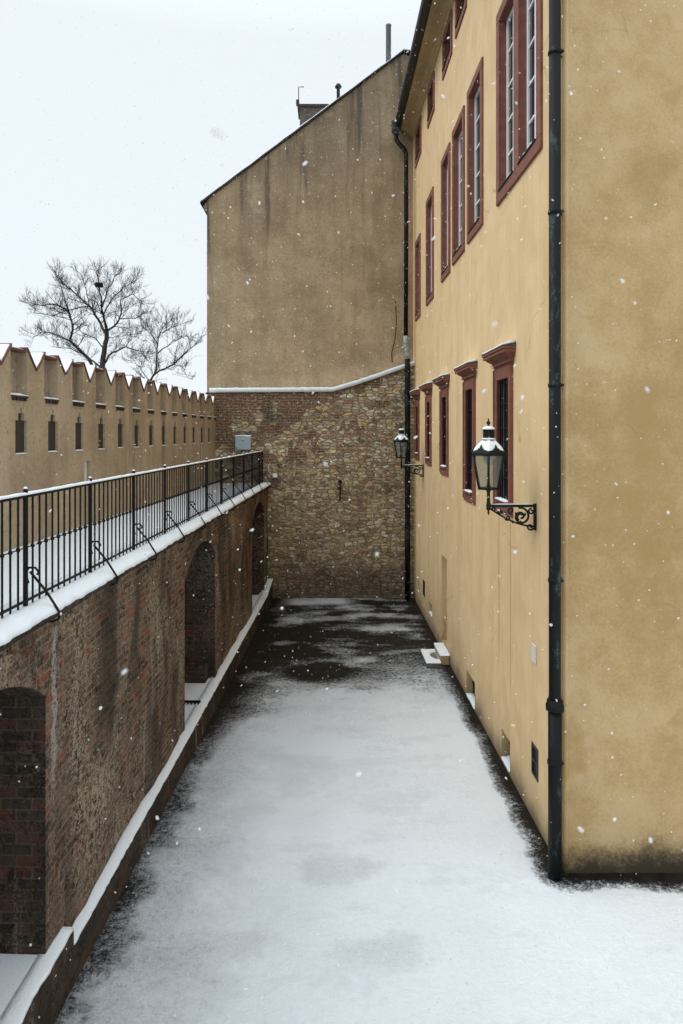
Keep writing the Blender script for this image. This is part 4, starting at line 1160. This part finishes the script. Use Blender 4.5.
tree('large bare tree behind the battlement wall with a wide twiggy crown', tb, [
    ([tb, (312, 450), (316, 395), (325, 320), (330, 270)], .26, .13, False),
    ([(328, 285), (300, 235), (270, 190), (235, 160), (210, 135), (180, 115), (165, 80)], .10, .025, True),
    ([(330, 272), (318, 220), (312, 180), (305, 120), (295, 70)], .10, .02, True),
    ([(315, 195), (330, 140), (355, 95), (372, 80)], .06, .02, True),
    ([(330, 280), (365, 250), (380, 215), (378, 170), (420, 150), (455, 185)], .08, .02, True),
    ([(312, 440), (270, 372), (205, 310), (215, 255), (200, 210), (160, 185), (110, 190), (65, 185)], .13, .02, True),
    ([(205, 310), (160, 290), (110, 280), (80, 298)], .06, .02, True),
    ([(215, 252), (205, 220), (185, 160), (155, 75)], .06, .02, True),
    ([(316, 395), (350, 350), (395, 330), (445, 345), (468, 378)], .08, .02, True),
    ([(378, 235), (425, 235), (465, 212)], .04, .015, True),
    ([(272, 192), (225, 200), (150, 225), (80, 215)], .05, .02, True),
    ([(308, 400), (240, 350), (200, 335), (150, 330)], .06, .02, True),
    ([(320, 220), (345, 170), (390, 125), (425, 112)], .05, .02, True),
    ([(270, 190), (262, 140), (240, 80)], .04, .015, True),
    ([(322, 340), (290, 300), (250, 285)], .05, .02, True),
    ([(330, 300), (350, 300), (400, 290), (440, 300)], .03, .012, True)], Y1, .26, 5, 3)
Y2 = 33
tb = P(452, 600, Y2); tb = Vector((tb.x, tb.y, 0))
tree('smaller bare tree behind the battlement wall leaning towards the gable', tb, [
    ([tb, (470, 470), (490, 428), (560, 390), (600, 350), (640, 312)], .10, .02, True),
    ([(492, 427), (500, 370), (505, 320), (520, 270), (538, 240)], .06, .015, True),
    ([(505, 325), (482, 285), (472, 262)], .03, .012, True),
    ([(560, 390), (590, 400), (605, 435)], .03, .012, True),
    ([(520, 285), (560, 262), (580, 255)], .03, .012, True),
    ([(505, 352), (555, 312), (605, 295)], .04, .012, True),
    ([(480, 448), (440, 400), (415, 370)], .03, .012, True)], Y2, .1, 8, 3)
c = P(304, 120, Y1, math.sin(4.8)*1.9*.75)
mb = MB(); rnd = random.Random(3)
for k in range(70):
    a = rnd.uniform(0, 6.28); rr = .15+.06*rnd.random(); zz = rnd.uniform(-.10, .10)
    q = [c+Vector((rr*math.cos(a+s)*(1-abs(zz)), rr*math.sin(a+s)*(1-abs(zz)), zz+.04*rnd.uniform(-1, 1))) for s in (0, .4, .8, 1.2)]
    mb.tube(q, .018, 4, False)
mb.lathe(c-Vector((0, 0, .14)), [(.03, 0.02), (.10, .06), (.14, .13), (.13, .21)], 10)
tag(mb.build('bird_nest', 'straw', at=c), 'dark round bird nest high in the large bare tree', 'nest')

# ================================================================== FALLING SNOW
rnd = random.Random(21); mb = MB()
phi = (1+5**.5)/2
ico = [Vector(v).normalized() for v in ((-1, phi, 0), (1, phi, 0), (-1, -phi, 0), (1, -phi, 0), (0, -1, phi), (0, 1, phi), (0, -1, -phi), (0, 1, -phi), (phi, 0, -1), (phi, 0, 1), (-phi, 0, -1), (-phi, 0, 1))]
icf = [(0, 11, 5), (0, 5, 1), (0, 1, 7), (0, 7, 10), (0, 10, 11), (1, 5, 9), (5, 11, 4), (11, 10, 2), (10, 7, 6), (7, 1, 8), (3, 9, 4), (3, 4, 2), (3, 2, 6), (3, 6, 8), (3, 8, 9), (4, 9, 5), (2, 4, 11), (6, 2, 10), (8, 6, 7), (9, 8, 1)]
for k in range(32000):
    p = Vector((rnd.uniform(-6, 6), rnd.uniform(.75, 26), rnd.uniform(.05, 17)))
    if p.x > 2.3 and p.y > 7.5: continue
    if p.y > 20.6 and p.z < 17: continue
    if p.x < -2.3+.035*p.y and p.z < 3.6: continue
    r = rnd.choice((.003, .0035, .004, .0045, .005, .006, .0075))*rnd.uniform(.8, 1.25)
    s = Vector((rnd.uniform(.7, 1.2), rnd.uniform(.7, 1.2), rnd.uniform(.7, 1.5)))*r
    sh = rnd.uniform(-.6, .9)
    mb.mesh([p+Vector((v.x*s.x*rnd.uniform(.7, 1.2)+v.z*s.z*sh, v.y*s.y*rnd.uniform(.7, 1.2), v.z*s.z*rnd.uniform(.7, 1.2))) for v in ico], icf, True)
tag(mb.build('snowfall', 'flake_snow'), 'snowflakes falling through the courtyard air', 'snowflakes', kind='stuff')

# ================================================================== LIGHT, SKY, CAMERA
SUN_EL, SUN_AZ = R(48), R(262)
w = bpy.data.worlds.new('World'); scene.world = w; w.use_nodes = True
nt = w.node_tree; bg = nt.nodes['Background']
sky = nt.nodes.new('ShaderNodeTexSky'); sky.sky_type = 'NISHITA'; sky.sun_disc = False
sky.sun_elevation = SUN_EL; sky.sun_rotation = SUN_AZ
tc = nt.nodes.new('ShaderNodeTexCoord'); sp = nt.nodes.new('ShaderNodeSeparateXYZ'); nt.links.new(tc.outputs['Generated'], sp.inputs[0])
mr = nt.nodes.new('ShaderNodeMapRange'); nt.links.new(sp.outputs[2], mr.inputs['Value'])
mr.inputs['From Min'].default_value = .5; mr.inputs['From Max'].default_value = 1
mr.inputs['To Min'].default_value = 1.01; mr.inputs['To Max'].default_value = 2.1
cl = nt.nodes.new('ShaderNodeVectorMath'); cl.operation = 'SCALE'; cl.inputs[0].default_value = (7.75, 8.33, 8.68)
nt.links.new(mr.outputs[0], cl.inputs['Scale'])
mxn = nt.nodes.new('ShaderNodeMix'); mxn.data_type = 'RGBA'; mxn.inputs[0].default_value = .93
nt.links.new(sky.outputs[0], mxn.inputs[6]); nt.links.new(cl.outputs[0], mxn.inputs[7])
nt.links.new(mxn.outputs[2], bg.inputs[0]); bg.inputs[1].default_value = .1
sl_ = bpy.data.lights.new('sun', 'SUN'); sl_.energy = 1.0; sl_.angle = R(30); sl_.color = (1, .97, .93)
so = bpy.data.objects.new('sun', sl_); COL.objects.link(so)
dirv = Vector((math.sin(SUN_AZ)*math.cos(SUN_EL), math.cos(SUN_AZ)*math.cos(SUN_EL), math.sin(SUN_EL)))
so.rotation_euler = dirv.to_track_quat('Z', 'Y').to_euler(); so.location = (-8, -6, 25)

cam = bpy.data.cameras.new('camera'); co = bpy.data.objects.new('camera', cam); COL.objects.link(co)
co.location = (0, 0, 5); co.rotation_euler = (R(90), 0, 0)
cam.sensor_width = 36; cam.sensor_fit = 'AUTO'; cam.lens = 683/1024*36
cam.shift_x = (341.5-330)/1024; cam.shift_y = -(512-434)/1024
cam.clip_start = .05; cam.clip_end = 2000
cam.dof.use_dof = True; cam.dof.focus_distance = 11; cam.dof.aperture_fstop = 3.5
scene.camera = co
vs_ = scene.view_settings
scene.display_settings.display_device = 'sRGB'
vs_.view_transform = 'Standard'; vs_.look = 'None'; vs_.exposure = 0.22; vs_.gamma = 1; vs_.use_curve_mapping = False
scene.render.resolution_x = 683; scene.render.resolution_y = 1024
